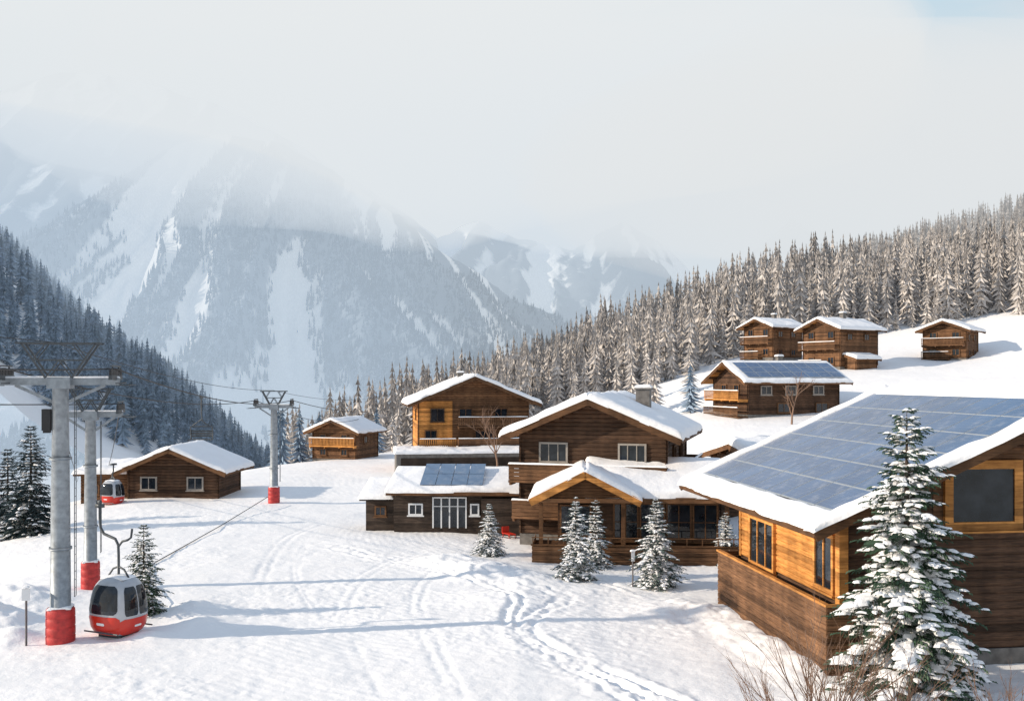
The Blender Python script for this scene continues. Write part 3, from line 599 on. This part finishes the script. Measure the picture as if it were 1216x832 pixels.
# ---- left chalet
e,ro,p=chalet('chalet',(-31.7,93.2,-.75),2,8.4,6.5,3.35,23,1.1,1.2,'single-storey dark log cabin with snowy gable roof',wall='wood',lowh=.0,sn=.38,below=3)
for xx in (-2.3,2.1): window(e,(xx,-.05,2.0),(1,0,0),(0,-1,0),1.5,1.2,'winf',1,0,.1)
w=empty('flat_annex',(-40.6,94.0,-1.2),0,label='low flat-roofed log annex with snow on top beside a cabin',category='shed')
b=MB(); b.box(0.02,4.4,.02,4.5,-4,3.1,0)
for i in range(11): b.log((-.1,0,0),(4.4,0,0),i*.28,.275,(0,-1,0),0,.05); b.log((0,4.5,0),(0,-.1,0),i*.28,.275,(-1,0,0),0,.05)
b.obj('wall',['wood2'],w)
r=MB(); r.box(-.6,4.5,-.6,5.0,3.1,3.3,0); ro=r.obj('roof',['trim'],w)
s=MB(); s.snow((-.65,-.65,3.3),(5.15,0,0),(0,5.7,.5),.55,41,edge=.3); s.obj('roof_snow',['snow'],ro,True); window(w,(1.2,-.05,1.8),(1,0,0),(0,-1,0),.9,.9,'trim',1)
# ---- small chalet
e,ro,p=chalet('chalet',(-25.0,140,-.2),18,6.6,7,3.95,23,1.0,1.0,'small brown two-storey chalet with snow roof',wall='wood2',sn=.38,below=3)
for xx in(-1.7,1.6):
    window(e,(xx,-.05,3.0),(1,0,0),(0,-1,0),1.0,.9,'trim',1); window(e,(xx,-.05,.95),(1,0,0),(0,-1,0),1.0,.9,'trim',1)
balcony(e,-3.5,3.5,1.9,.9,'F',mt='orange',solid=False); window(e,(3.35,3,2.6),(0,1,0),(1,0,0),1.1,1,'trim',1)
# ---- hillside house with solar roof
e,ro,p=chalet('chalet',(28.0,127.5,6.0),73,8.6,13.0,5.0,25,1.3,1.2,'long dark hillside chalet with solar panels across its roof',wall='wood',sn=.3,lowh=.6,below=4,fascia='trim',chim=(-1.5,8,.7,7.9))
window(e,(4.35,2.5,3.6),(0,1,0),(1,0,0),1.5,1.1,'winf',1);window(e,(4.35,6,3.6),(0,1,0),(1,0,0),1.5,1.1,'winf',1);window(e,(4.35,10,3.6),(0,1,0),(1,0,0),1.5,1.1,'winf',1);window(e,(4.35,5,1.4),(0,1,0),(1,0,0),1.8,1.2,'trim',1);window(e,(4.35,10.5,1.4),(0,1,0),(1,0,0),1.8,1.2,'trim',1)
window(e,(-1.5,-.05,3.7),(1,0,0),(0,-1,0),1.3,1.2,'trim',1); window(e,(1.7,-.05,3.7),(1,0,0),(0,-1,0),1.3,1.2,'trim',1)
balcony(e,-4.3,4.4,2.5,1.5,'F',mt='orange',solid=False); balcony(e,-4.3,4.4,.4,1.6,'F',mt='wood2',solid=False)
solar_panels(ro,p,1,3,8,-.4,13.6,1.0,5.0,lift=.36)
def hillchalet(x,y,z,al,W,D,zw,lab,chim=None):
    e,ro,p=chalet('chalet',(x,y,z),al,W,D,zw,21,1.0,1.1,lab,wall='wood2',sn=.42,below=4,lowh=.3,group='log chalets on the snowy hillside',chim=chim)
    for xx in(-W*.27,W*.27):
        window(e,(xx,-.05,zw-1.0),(1,0,0),(0,-1,0),1.2,1.1,'trim',1); window(e,(xx,-.05,1.3),(1,0,0),(0,-1,0),1.2,1.1,'trim',1)
    for yy in (D*.25,D*.7):
        window(e,(W/2+.05,yy,zw-1.3),(0,1,0),(1,0,0),1.2,1.0,'trim',1); window(e,(W/2+.05,yy,1.2),(0,1,0),(1,0,0),1.2,1.0,'trim',1)
    balcony(e,-W/2,W/2,zw*.5,1.3,'F',mt='wood2',solid=False); balcony(e,-W/2,W/2*.3,.3,1.3,'F',mt='wood2',solid=False)
    return e
hillchalet(48.8,157,12.6,58,7.2,8.8,6.3,'two-storey log chalet with timber balconies and snow roof',chim=(0,5,.7,8.9))
hillchalet(42.6,172,14.4,55,6.2,7.4,5.6,'smaller log chalet behind another on the snowy hill',chim=(0,4,.6,7.8))
hillchalet(70.8,163,14.1,40,6.6,6.6,5.0,'square log chalet standing alone on the snowy slope')
e,ro,p=chalet('wooden_shed',(51.8,154.2,12.2),60,3.6,4.6,1.9,16,.6,.5,'low shed with snow roof against a hillside chalet',wall='wood2',sn=.4,below=3,category='shed')
# ------------------------------------------------------------------ spruces near the houses
place_spruce('spruce',13.6,34.3,10.0,2.4,5,40,8,.40,10,'tall green spruce with snow clumps beside the timber house',bl=.075,power=.72,big=1.25)
G='snow-dusted young spruces in front of the houses'
place_spruce('s',-1.45,62.4,3.4,.98,11,22,9,.70,6,'small snow-covered spruce beside the low building','needlef',G)
place_spruce('s',3.55,55.5,4.7,1.22,12,26,9,.65,6,'snow-covered young spruce before the glazed wing','needlef',G)
place_spruce('s',4.95,59.0,4.2,1.0,13,22,9,.65,6,'snow-covered young spruce before the glazed wing','needlef',G)
place_spruce('s',7.75,53.6,4.9,1.38,14,26,9,.62,6,'snow-covered young spruce in front of the terrace','needlef',G)
place_spruce('s',12.9,60.2,3.2,1.0,15,20,9,.70,6,'small snow-covered spruce at the end of the terrace','needlef',G)
place_spruce('s',-17.2,46.5,4.4,1.2,16,24,9,.35,6,'dark spruce with a little snow behind the cable car','needle')
place_spruce('s',-36.0,74.5,9.2,2.5,17,34,9,.10,6,'large dark spruce at the edge of the slope','needled',base=-1.5)
place_spruce('s',-39.5,78,7.5,2.2,18,30,9,.10,6,'dark spruce at the edge of the slope','needled',base=-1.8)
for i,(x,y,h) in enumerate([(-32.5,141,9),(-30.5,143,8),(-34.5,147,9.5),(-29,150,8),(-15,133,4),(-12,137,5),(24,134,7),(20,140,9),(18,150,10),(-22,162,8),(-16,165,9),(-19,158,7),(12,141,7),(9,146,8.5),(26,146,8),(-9,150,8)]):
    w=h*random.uniform(1,1.3); addobj('conifer_tree',(fmb if i<4 or i in(6,9) else fme)[i%8],loc=(x,y,gz(x,y)-.3),rz=i,scl=(w*1.6,w*1.6,h),label='conifer tree standing near the chalets',category='tree',group='scattered conifers around the chalets')
def bare(seed,H,rad,levels,spread,upb,nseg=4,kids=4):
    r=random.Random(seed); b=MB()
    def go(p,d,Ln,rd,lv):
        pts=[p]; q=Vector(p); dd=Vector(d)
        for i in range(nseg):
            dd=(dd+Vector((r.uniform(-1,1),r.uniform(-1,1),r.uniform(-.3,.8)*upb))*.16).normalized(); q=q+dd*Ln/nseg; pts.append(q.copy())
        b.tube(pts,[max(.003,rd*(1-.7*i/nseg)) for i in range(nseg+1)],4 if lv<levels else 3,0,False)
        if lv<levels:
            for k in range(kids+ (2 if lv==0 else 0)):
                t=r.uniform(.25,1); ii=min(nseg-1,int(t*nseg)); pp=pts[ii].lerp(pts[ii+1],t*nseg-ii); a=r.uniform(0,6.283)
                nd=(dd*(1.0)+Vector((math.cos(a),math.sin(a),r.uniform(-.1,.5)))*spread).normalized(); go(pp,nd,Ln*r.uniform(.4,.68),rd*.5,lv+1)
    return b,go
for (x,y,H,lab) in [(-1.6,113,7.5,'bare leafless tree beside the broad chalet'),(32.6,116,5.2,'small bare tree in front of the hillside chalet')]:
    e=empty('bare_tree',(x,y,gsz(x,y)-.1),0,label=lab,category='tree'); b,go=bare(int(x*3+9),H,.12,3,.75,1.0); go(Vector((0,0,0)),Vector((0,0,1)),H*.75,.13,0)
    b.obj('branches',['twig'],e)
def bush(x,y,n,Hm,seed,lab):
    e=empty('bare_shrub',(x,y,gsz(x,y)-.1),0,label=lab,category='shrub'); r=random.Random(seed); b,go=bare(seed,1,.02,2,.45,.5,5,3)
    for i in range(n):
        a=r.uniform(0,6.28); s=r.uniform(.2,.95); go(Vector((r.uniform(-.4,.4),r.uniform(-.3,.3),0)),Vector((math.cos(a)*s,math.sin(a)*s*.6,1)).normalized(),Hm*r.uniform(.55,1.1),.026,0)
    b.obj('twigs',['twig'],e)
bush(9.6,30.6,20,3.1,1,'leafless brown shrub sticking out of the snow'); bush(12.0,30.8,12,1.9,2,'leafless brown shrub at the foot of the spruce'); bush(14.6,30.2,11,1.5,3,'low leafless shrub poking through snow'); bush(7.9,29.6,10,2.2,4,'thin leafless shrub in the snow')
# ------------------------------------------------------------------ ski lift
def lift_tower(x,y,H,r,arm,frame,rz,lab):
    z=gsz(x,y)-.1
    e=empty('ski_lift_tower',(x,y,z),rz,label=lab,category='ski lift tower',group='grey ski lift towers with red padded bases'); H=H-z
    b=MB(); b.tube([(0,0,0),(0,0,H*.5),(0,0,H)],[r*1.12,r,r*.82],20)
    for zz in(H*.36,H*.7): b.tube([(0,0,zz),(0,0,zz+.1)],r*1.2,20)
    b.obj('pole',['steel'],e,True)
    p=MB(); pr=[(.03,1.4),(.08,1.52),(.36,1.55),(.40,1.47),(.44,1.55),(.74,1.54),(.78,1.46),(.82,1.54),(1.12,1.53),(1.16,1.46),(1.20,1.53),(1.48,1.5),(1.55,1.36)]
    p.tube([(0,0,a_) for a_,_ in pr],[r*q for _,q in pr],24)
    p.snow((-r*1.2,-r*1.2,1.52),(r*2.4,0,0),(0,r*2.4,0),.12,m=1,edge=.15,du=.15); p.obj('base_padding',['red','snow'],e,True)
    a=MB(); a.beam((-arm,0,H-.05),(arm,0,H-.05),.26,.3); a.beam((-arm*.75,0,H-.2),(0,0,H-1.05),.1,.12); a.beam((arm*.75,0,H-.2),(0,0,H-1.05),.1,.12); a.box(-r*1.2,r*1.2,-r*1.2,r*1.2,H-.35,H+.14)
    ao=a.obj('crossarm',['steel'],e)
    s_=MB(); s_.snow((-arm,-.13,H+.1),(arm*2,0,0),(0,.26,0),.07,edge=.08); s_.obj('crossarm_snow',['snow'],ao,True)
    t=MB(); fw=arm*frame; g=1.55*(arm/2.35)**.5
    for yy in(-.35,.35):
        for sg in(-1,1):
            t.beam((sg*fw*.35,yy,H+.1),(sg*fw,yy,H+g),.08,.08); t.beam((sg*fw*.35,yy,H+.12),(0,yy,H+g*.55),.05,.05); t.beam((sg*fw*.7,yy,H+g*.55),(sg*fw*.35,yy,H+g),.045,.045)
        t.beam((-fw*1.15,yy,H+g),(fw*1.15,yy,H+g),.08,.08);t.beam((-fw*.7,yy,H+g*.55),(fw*.7,yy,H+g*.55),.06,.06)
    for xx in(-fw,-fw*.5,0,fw*.5,fw): t.beam((xx,-.35,H+g+.002),(xx,.35,H+g+.002),.06,.06)
    t.obj('service_frame',['dsteel'],e)
    for sg in(-1,1):
        q=MB(); X=sg*arm*.93; q.beam((X,-1.25,H+.12),(X,1.25,H+.12),.14,.2); q.beam((X+.22,-1.2,H-.12),(X+.22,1.2,H-.12),.06,.05); q.beam((X+.5*sg,-1.0,H-.2),(X+.5*sg,1.0,H-.2),.35,.03); q.beam((X,0,H-.2),(X+.6*sg,0,H-.2),.08,.06)
        q.beam((X,-.7,H+.1),(X,-.7,H+.6),.06,.06);q.beam((X,.7,H+.1),(X,.7,H+.6),.06,.06);q.beam((X,-1.1,H+.6),(X,1.1,H+.6),.07,.07)
        q.obj('sheave_assembly',['dsteel'],e)
        wb=MB()
        for i in range(6):
            yy=-1.05+i*.42; wb.tube([(X-.05,yy,H+.32),(X+.05,yy,H+.32)],.19,14)
        wb.obj('sheave',['black'],e)
    l=MB()
    for yo in(-.16,.16): l.tube([(r+.2,yo,2.0),(r+.2,yo,H-.4)],.018,5)
    k=2.0
    while k<H-.5: l.tube([(r+.2,-.16,k),(r+.2,.16,k)],.014,4); k+=.35
    l.obj('ladder',['dsteel'],e)
    if r>.35:
        j=MB(); j.box(-r-.32,-r+.02,-.2,.2,H-2.1,H-1.2); j.box(-r-.28,-r-.02,-.16,.16,H-2.2,H-2.103); j.obj('control_box',['black'],e)
    return e
lift_tower(-19.0,41.9,10.95,.38,2.35,.62,math.radians(12),'tall grey lift tower with red padded base and sheave crossarm')
lift_tower(-22.1,52.2,9.2,.31,1.6,.6,math.radians(14),'slender grey lift tower standing behind a taller one')
lift_tower(-21.4,89.5,8.6,.34,1.7,.6,math.radians(6),'grey lift tower further up the snowy slope')
def cable(pts,sag,r,lab):
    P_=[]
    for i in range(len(pts)-1):
        a=Vector(pts[i]);b_=Vector(pts[i+1]); nn=24
        for k in range(nn+(1 if i==len(pts)-2 else 0)):
            t=k/nn; q=a.lerp(b_,t); q.z-=sag*4*t*(1-t)*((b_-a).length/50)**2; P_.append(q)
    b=MB(); b.tube(P_,r,6); return b.obj('lift_cable',['black'],None,True,label=lab,category='cable')
lc='thin dark steel haul rope running between lift towers'
ca=[(-16.0,3,12.6),(-16.86,42.3,11.45),(-19.8,89.6,9.1),(-14,165,9.0)]; cable(ca,.9,.032,lc)
cable([(-21.0,3,12.6),(-21.14,41.5,11.45),(-23.0,89.4,9.1),(-22,165,6.0)],.9,.032,lc)
cable([(-19.5,3,14.2),(-19.3,41.9,12.55),(-21.5,89.5,10.0),(-18,165,9.5)],.6,.018,'thin communication wire strung along the lift towers')
cable([(-20.65,52.5,9.7),(-37.2,92,3.3),(-70,170,-5)],.5,.026,lc); cable([(-23.55,51.9,9.7),(-40.5,92,3.0),(-74,170,-5)],.5,.026,lc); cable([(-27,20,11.0),(-23.55,51.9,9.7)],.5,.026,lc); cable([(-24,20,11.0),(-20.65,52.5,9.7)],.5,.026,lc)
r_=[( -16.2,45,.55),(-21.4,58.6,gsz(-21.4,58.6)+.08),(-21.9,75,gsz(-21.9,75)+.10),(-21.6,88,.6)]; cable(r_,0.03,.03,'dark rope lying across the snowy slope')
def gondola(x,y,z,rz,s,hang,lab):
    e=empty('cable_car',(x,y,z),rz,label=lab,category='cable car',group='red and silver cable car cabins'); e.scale=(s*.96,s*.96,s*1.06)
    def prof(h):
        return float(np.interp(h,[0,.05,.15,.35,.7,1.0,1.35,1.65,1.85,2.0,2.1,2.17,2.2],[.55,.76,.92,1.04,1.10,1.10,1.05,.97,.87,.74,.58,.36,.0]))
    def P_(th,h,off):
        c,sn=math.cos(th),math.sin(th); q=prof(h); nn=2.6; rr=1/((abs(c)**nn+abs(sn)**nn)**(1/nn)); return (c*rr*(q*1.0+off),sn*rr*(q*.90+off),h)
    def shell(mb,t0,t1,h0,h1,off,m=0,nt_=16,nh=8,skew=0):
        o=len(mb.v)
        for i in range(nh+1):
            for j in range(nt_+1):
                fi=i/nh; fj=j/nt_; inset=0
                if off>0:
                    dv=min(fi,1-fi); inset=.10*(1-min(1,dv/.15))**2
                tt=t0+(t1-t0)*(inset+(1-2*inset)*fj); mb.v.append(P_(tt,h0+(h1-h0)*fi,off))
        for i in range(nh):
            for j in range(nt_): a=o+i*(nt_+1)+j; mb.f.append((a,a+1,a+nt_+2,a+nt_+1)); mb.m.append(m)
    b=MB(); shell(b,0,2*math.pi,0,2.2,0,0,72,34); b.obj('cabin_body',['silver'],e,True)
    pi=math.pi
    for k in range(4):
        c=k*pi/2; door=k in(0,2)
        wi=MB()
        if door: shell(wi,c-.62,c-.03,.80,1.84,.014,0,14,14); shell(wi,c+.03,c+.62,.80,1.84,.014,0,14,14)
        else: shell(wi,c-.70,c+.70,.88,1.90,.014,0,26,14)
        wi.obj('window',['glass'],e,True)
        rd=MB(); shell(rd,c-.785,c+.785,.06,.70 if door else .80,.012,0,26,8); rd.obj('red_panel',['redp'],e,True)
        wh=MB()
        if not door: shell(wh,c-.2,c+.2,.46,.56,.02,0,8,2)
        else: shell(wh,c-.2,c+.2,.36,.44,.02,0,8,2)
        wh.obj('trim_stripe',['white'],e,True)
    sn=MB(); sn.snow((-.55,-.45,2.08),(1.1,0,0),(0,.9,0),.12,edge=.4,du=.15); sn.obj('roof_snow',['snow'],e,True)
    bs=MB(); bs.box(-.6,.6,-.5,.5,-.07,.03); bs.tube([(-.9,-.95,.2),(.9,-.95,.2)],.03,8);bs.tube([(-.9,.95,.2),(.9,.95,.2)],.03,8); bs.obj('bumper',['dsteel'],e)
    h=MB()
    if hang=='bent':
        pts=[(0,0,2.1),(0,0,2.9),(-.02,0,3.30),(-.18,0,3.52),(-.5,0,3.60),(-.82,0,3.68),(-1.0,0,3.9),(-1.05,0,4.25),(-1.05,0,4.7)]
        h.tube(pts,.055,10); h.tube([(0,0,3.25),(.2,0,3.45),(.5,0,3.52),(.68,0,3.62),(.74,0,3.95)],.045,8); h.tube([(-.55,0,2.12),(-.3,0,2.4),(0,0,2.5),(.3,0,2.4),(.55,0,2.12)],.04,8); h.box(-1.2,-.9,-.12,.12,4.66,4.8)
        h.tube([(-1.14,-.04,4.87),(-.96,-.04,4.87)],.08,10)
    else:
        h.tube([(0,0,2.1),(0,0,2.7),(.12,0,3.0),(.12,0,3.6)],.075,8); h.box(-.05,.29,-.3,.3,3.5,3.66); h.tube([(-.4,0,2.15),(0,0,2.5),(.4,0,2.15)],.06,8)
    h.obj('hanger_arm',['dsteel'],e,True); return e
gondola(-16.95,42.9,gsz(-16.95,42.9)+.08,math.radians(-24),1.08,'bent','red and silver cable car cabin resting low over snow')
gondola(-36.2,90.2,-.30,math.radians(-20),.95,'s','small red and silver cable car cabin hanging over the slope')
t=.31; c0=Vector(ca[1]).lerp(Vector(ca[2]),t); c0.z-=.82
e=empty('lift_chair',c0,0,label='empty metal chair hanging from the lift rope',category='ski lift chair')
h=MB(); h.tube([(0,0,.1),(0,0,-.9),(.06,0,-1.3),(.5,0,-1.6)],.035,6); h.tube([(0,0,-1.2),(-.5,0,-1.55)],.035,6); h.box(-.05,.05,-.2,.2,0,.12); h.tube([(-.62,0,-1.6),(.62,0,-1.6)],.04,6); h.obj('hanger_arm',['dsteel'],e)
h=MB()
for k in range(4): h.box(-.6,.6,-.05-k*.11,.04-k*.11,-2.35,-2.31)
for k in range(3): h.box(-.6,.6,.08,.11,-2.2+k*.14,-2.1+k*.14)
for sx in(-.62,.62): h.tube([(sx,0,-1.6),(sx,.1,-2.0),(sx,.08,-2.33),(sx,-.45,-2.36)],.035,6); h.tube([(sx,.08,-2.0),(sx,-.35,-2.05)],.025,6)
h.obj('seat',['dsteel'],e)
def post(x,y,H,lab,pw=.13):
    z=gsz(x,y)-.1; e=empty('sign_post',(x,y,z),.2,label=lab,category='sign'); b=MB(); b.tube([(0,0,0),(0,0,H)],.045,8); b.obj('post',['grey'],e,True)
    b=MB(); b.box(-pw,pw,-.065,-.045,H-.52,H-.02); b.obj('sign_plate',['white'],e)
    b=MB(); b.snow((-.13,-.1,H),(.26,0,0),(0,.2,0),.1,edge=.08,du=.1); b.obj('snow_cap',['snow'],e,True)
post(-20.2,41.4,2.5,'thin marker post with small pale plate beside a lift tower',.16); post(6.5,53.6,2.0,'thin marker post in the snow by the spruces',.1)
e=empty('sledge',(-.2,70.3,gsz(-.2,70.3)),.5,label='small red sledge with curved runners by the house',category='sledge')
for sx in(-.22,.22):
    b=MB(); b.tube([(sx,-.6,.35),(sx,-.7,.18),(sx,-.55,.05),(sx,.6,.04)],.03,6); b.obj('runner',['dsteel'],e)
b=MB(); 
for k in range(4): b.box(-.28+k*.145,-.16+k*.145,-.6,.6,.3,.34)
b.box(-.28,.28,-.5,-.42,.26,.297); b.box(-.28,.28,.42,.5,.26,.297); b.box(-.28,.28,.52,.58,.34,.75)
for sx in(-.24,.24): b.box(sx-.03,sx+.03,-.46,-.43,.05,.26); b.box(sx-.03,sx+.03,.43,.46,.05,.26)
b.obj('seat',['redp'],e)
# ------------------------------------------------------------------ haze and clouds
def glow_vol_mat(name,kk,c):
    m=bpy.data.materials.new(name); m.use_nodes=True; nt=m.node_tree; nt.nodes.clear(); out=nt.nodes.new('ShaderNodeOutputMaterial')
    a=nt.nodes.new('ShaderNodeVolumeAbsorption'); a.inputs['Color'].default_value=(0,0,0,1); a.inputs['Density'].default_value=kk
    em=nt.nodes.new('ShaderNodeEmission'); em.inputs['Color'].default_value=(*c,1); em.inputs['Strength'].default_value=kk  # mist glows by itself, standing in for scattered daylight
    ad=nt.nodes.new('ShaderNodeAddShader'); L(nt,a.outputs[0],ad.inputs[0]); L(nt,em.outputs[0],ad.inputs[1]); L(nt,ad.outputs[0],out.inputs['Volume']); return m
b=MB(); b.box(-5000,5000,198,5200,-250,300,0); b.obj('fog',[glow_vol_mat('glowing_valley_haze',.00060,(.60,.70,.80))],kind='structure')
def cloud(nm,c,r,kk,col,seed,amp=.28):
    nu,nv=40,20; V=[];F=[]
    th=np.linspace(0,2*np.pi,nu,endpoint=False); ph=np.linspace(0,np.pi,nv)
    for i,p_ in enumerate(ph):
        for t_ in th:
            d=np.array([math.sin(p_)*math.cos(t_),math.sin(p_)*math.sin(t_),math.cos(p_)])
            q=1+amp*2*(float(fbm(np.array([d[0]*2.2+seed*5+10]),np.array([d[2]*2.2+d[1]*1.7+20]),3)[0])-.5)
            V.append((c[0]+d[0]*r[0]*q,c[1]+d[1]*r[1]*q,c[2]+d[2]*r[2]*q))
    for i in range(nv-1):
        for j in range(nu): F.append((i*nu+j,(i+1)*nu+j,(i+1)*nu+(j+1)%nu,i*nu+(j+1)%nu))
    addobj(nm,npmesh(nm,V,F,[glow_vol_mat(nm+'_mist',kk,col)],True),kind='structure')
cloud('cloud',(-110,1230,385),(600,400,175),.0052,(.89,.885,.86),1)
cloud('cloud',(560,1850,425),(900,500,175),.0040,(.84,.855,.855),2)
cloud('cloud',(-950,1750,430),(560,300,120),.0016,(.86,.88,.87),4)
cloud('fog',(-330,440,10),(330,215,120),.0019,(.50,.63,.78),6,.1)
cloud('fog',(185,330,78),(190,120,46),.0042,(.80,.80,.785),7,.15)
# ------------------------------------------------------------------ world, sun, camera
EL=21.0; sd=Vector((-1,-.16,0)).normalized()*math.cos(math.radians(EL)); sd.z=math.sin(math.radians(EL))
w=bpy.data.worlds.new('World'); sc.world=w; w.use_nodes=True; nt=w.node_tree; bg=nt.nodes['Background']; bg.inputs['Strength'].default_value=.1
sky=nt.nodes.new('ShaderNodeTexSky'); sky.sky_type='NISHITA'; sky.sun_disc=False; sky.sun_elevation=math.radians(EL); sky.sun_rotation=math.atan2(sd.x,sd.y); sky.altitude=1500
tc=nt.nodes.new('ShaderNodeTexCoord'); sp=nt.nodes.new('ShaderNodeSeparateXYZ'); L(nt,tc.outputs['Generated'],sp.inputs[0])
cr=ramp(nt,sp.outputs[2],[(0.0,(.80,.815,.81)),(.10,(.86,.855,.83)),(.30,(.85,.855,.835)),(.45,(.58,.69,.82)),(1.0,(.38,.51,.73))])
vs=nt.nodes.new('ShaderNodeVectorMath'); vs.operation='SCALE'; L(nt,cr.outputs[0],vs.inputs[0])
mp=nt.nodes.new('ShaderNodeMapping'); mp.inputs['Scale'].default_value=(1,1,2.0); mp.inputs['Location'].default_value=(.3,.2,0); L(nt,tc.outputs['Generated'],mp.inputs[0])
n1=nt.nodes.new('ShaderNodeTexNoise'); n1.inputs['Scale'].default_value=4.2; n1.inputs['Detail'].default_value=6; n1.inputs['Distortion'].default_value=.5; L(nt,mp.outputs[0],n1.inputs['Vector'])
mr=nt.nodes.new('ShaderNodeMapRange'); mr.inputs['From Min'].default_value=.3; mr.inputs['From Max'].default_value=.7; mr.inputs['To Min'].default_value=8.4; mr.inputs['To Max'].default_value=11.4; L(nt,n1.outputs[0],mr.inputs['Value']); L(nt,mr.outputs[0],vs.inputs['Scale'])
n2=nt.nodes.new('ShaderNodeTexNoise'); n2.inputs['Scale'].default_value=3.1; n2.inputs['Detail'].default_value=5; L(nt,mp.outputs[0],n2.inputs['Vector'])
r2=nt.nodes.new('ShaderNodeMapRange'); r2.inputs['From Min'].default_value=.36; r2.inputs['From Max'].default_value=.56; r2.inputs['To Min'].default_value=.6; r2.inputs['To Max'].default_value=1.0; L(nt,n2.outputs[0],r2.inputs['Value'])
mx=nt.nodes.new('ShaderNodeMix'); mx.data_type='RGBA'; L(nt,r2.outputs[0],mx.inputs[0]); L(nt,sky.outputs[0],mx.inputs[6]); L(nt,vs.outputs[0],mx.inputs[7])
def glow(src,dr,lo,hi,col,amt,ns,nlo,nhi):
    dp=nt.nodes.new('ShaderNodeVectorMath'); dp.operation='DOT_PRODUCT'; L(nt,tc.outputs['Generated'],dp.inputs[0]); dp.inputs[1].default_value=Vector(dr).normalized()
    a=nt.nodes.new('ShaderNodeMapRange'); a.interpolation_type='SMOOTHSTEP'; a.inputs['From Min'].default_value=lo; a.inputs['From Max'].default_value=hi; a.inputs['To Max'].default_value=amt; L(nt,dp.outputs['Value'],a.inputs['Value'])
    nz=nt.nodes.new('ShaderNodeTexNoise'); nz.inputs['Scale'].default_value=ns; nz.inputs['Detail'].default_value=5; nz.inputs['Distortion'].default_value=.6; L(nt,mp.outputs[0],nz.inputs['Vector'])
    b=nt.nodes.new('ShaderNodeMapRange'); b.inputs['From Min'].default_value=nlo; b.inputs['From Max'].default_value=nhi; L(nt,nz.outputs[0],b.inputs['Value'])
    c=nt.nodes.new('ShaderNodeMath'); c.operation='MULTIPLY'; L(nt,a.outputs[0],c.inputs[0]); L(nt,b.outputs[0],c.inputs[1])
    m=nt.nodes.new('ShaderNodeMix'); m.data_type='RGBA'; L(nt,c.outputs[0],m.inputs[0]); L(nt,src,m.inputs[6]); m.inputs[7].default_value=(*col,1); return m.outputs[2]
o1=glow(mx.outputs[2],(-.05,1,.25),.94,1.0,(9.6,9.3,8.7),.8,3.0,.2,.55)
o1=glow(o1,(.28,1,.37),.955,.992,(4.9,6.9,8.1),.95,5.0,.30,.58)
o1=glow(o1,(-.40,1,.36),.975,.998,(6.2,7.8,8.4),.7,5.0,.34,.60)
L(nt,o1,bg.inputs['Color'])
sl=bpy.data.lights.new('sun','SUN'); sl.energy=5.0; sl.angle=math.radians(.7); sl.color=(1,.86,.69); so=bpy.data.objects.new('sun',sl); COL.objects.link(so); so.rotation_euler=sd.to_track_quat('Z','Y').to_euler(); so.location=(-40,0,60)
cam=bpy.data.cameras.new('camera'); cam.lens=35; cam.sensor_width=36; cam.shift_y=.028; cam.clip_end=12000; cam.clip_start=.5
co=bpy.data.objects.new('camera',cam); COL.objects.link(co); co.location=(0,0,CAMH); co.rotation_euler=(math.pi/2,0,0); sc.camera=co
sc.view_settings.view_transform='Standard'; sc.view_settings.look='None'; sc.view_settings.exposure=0
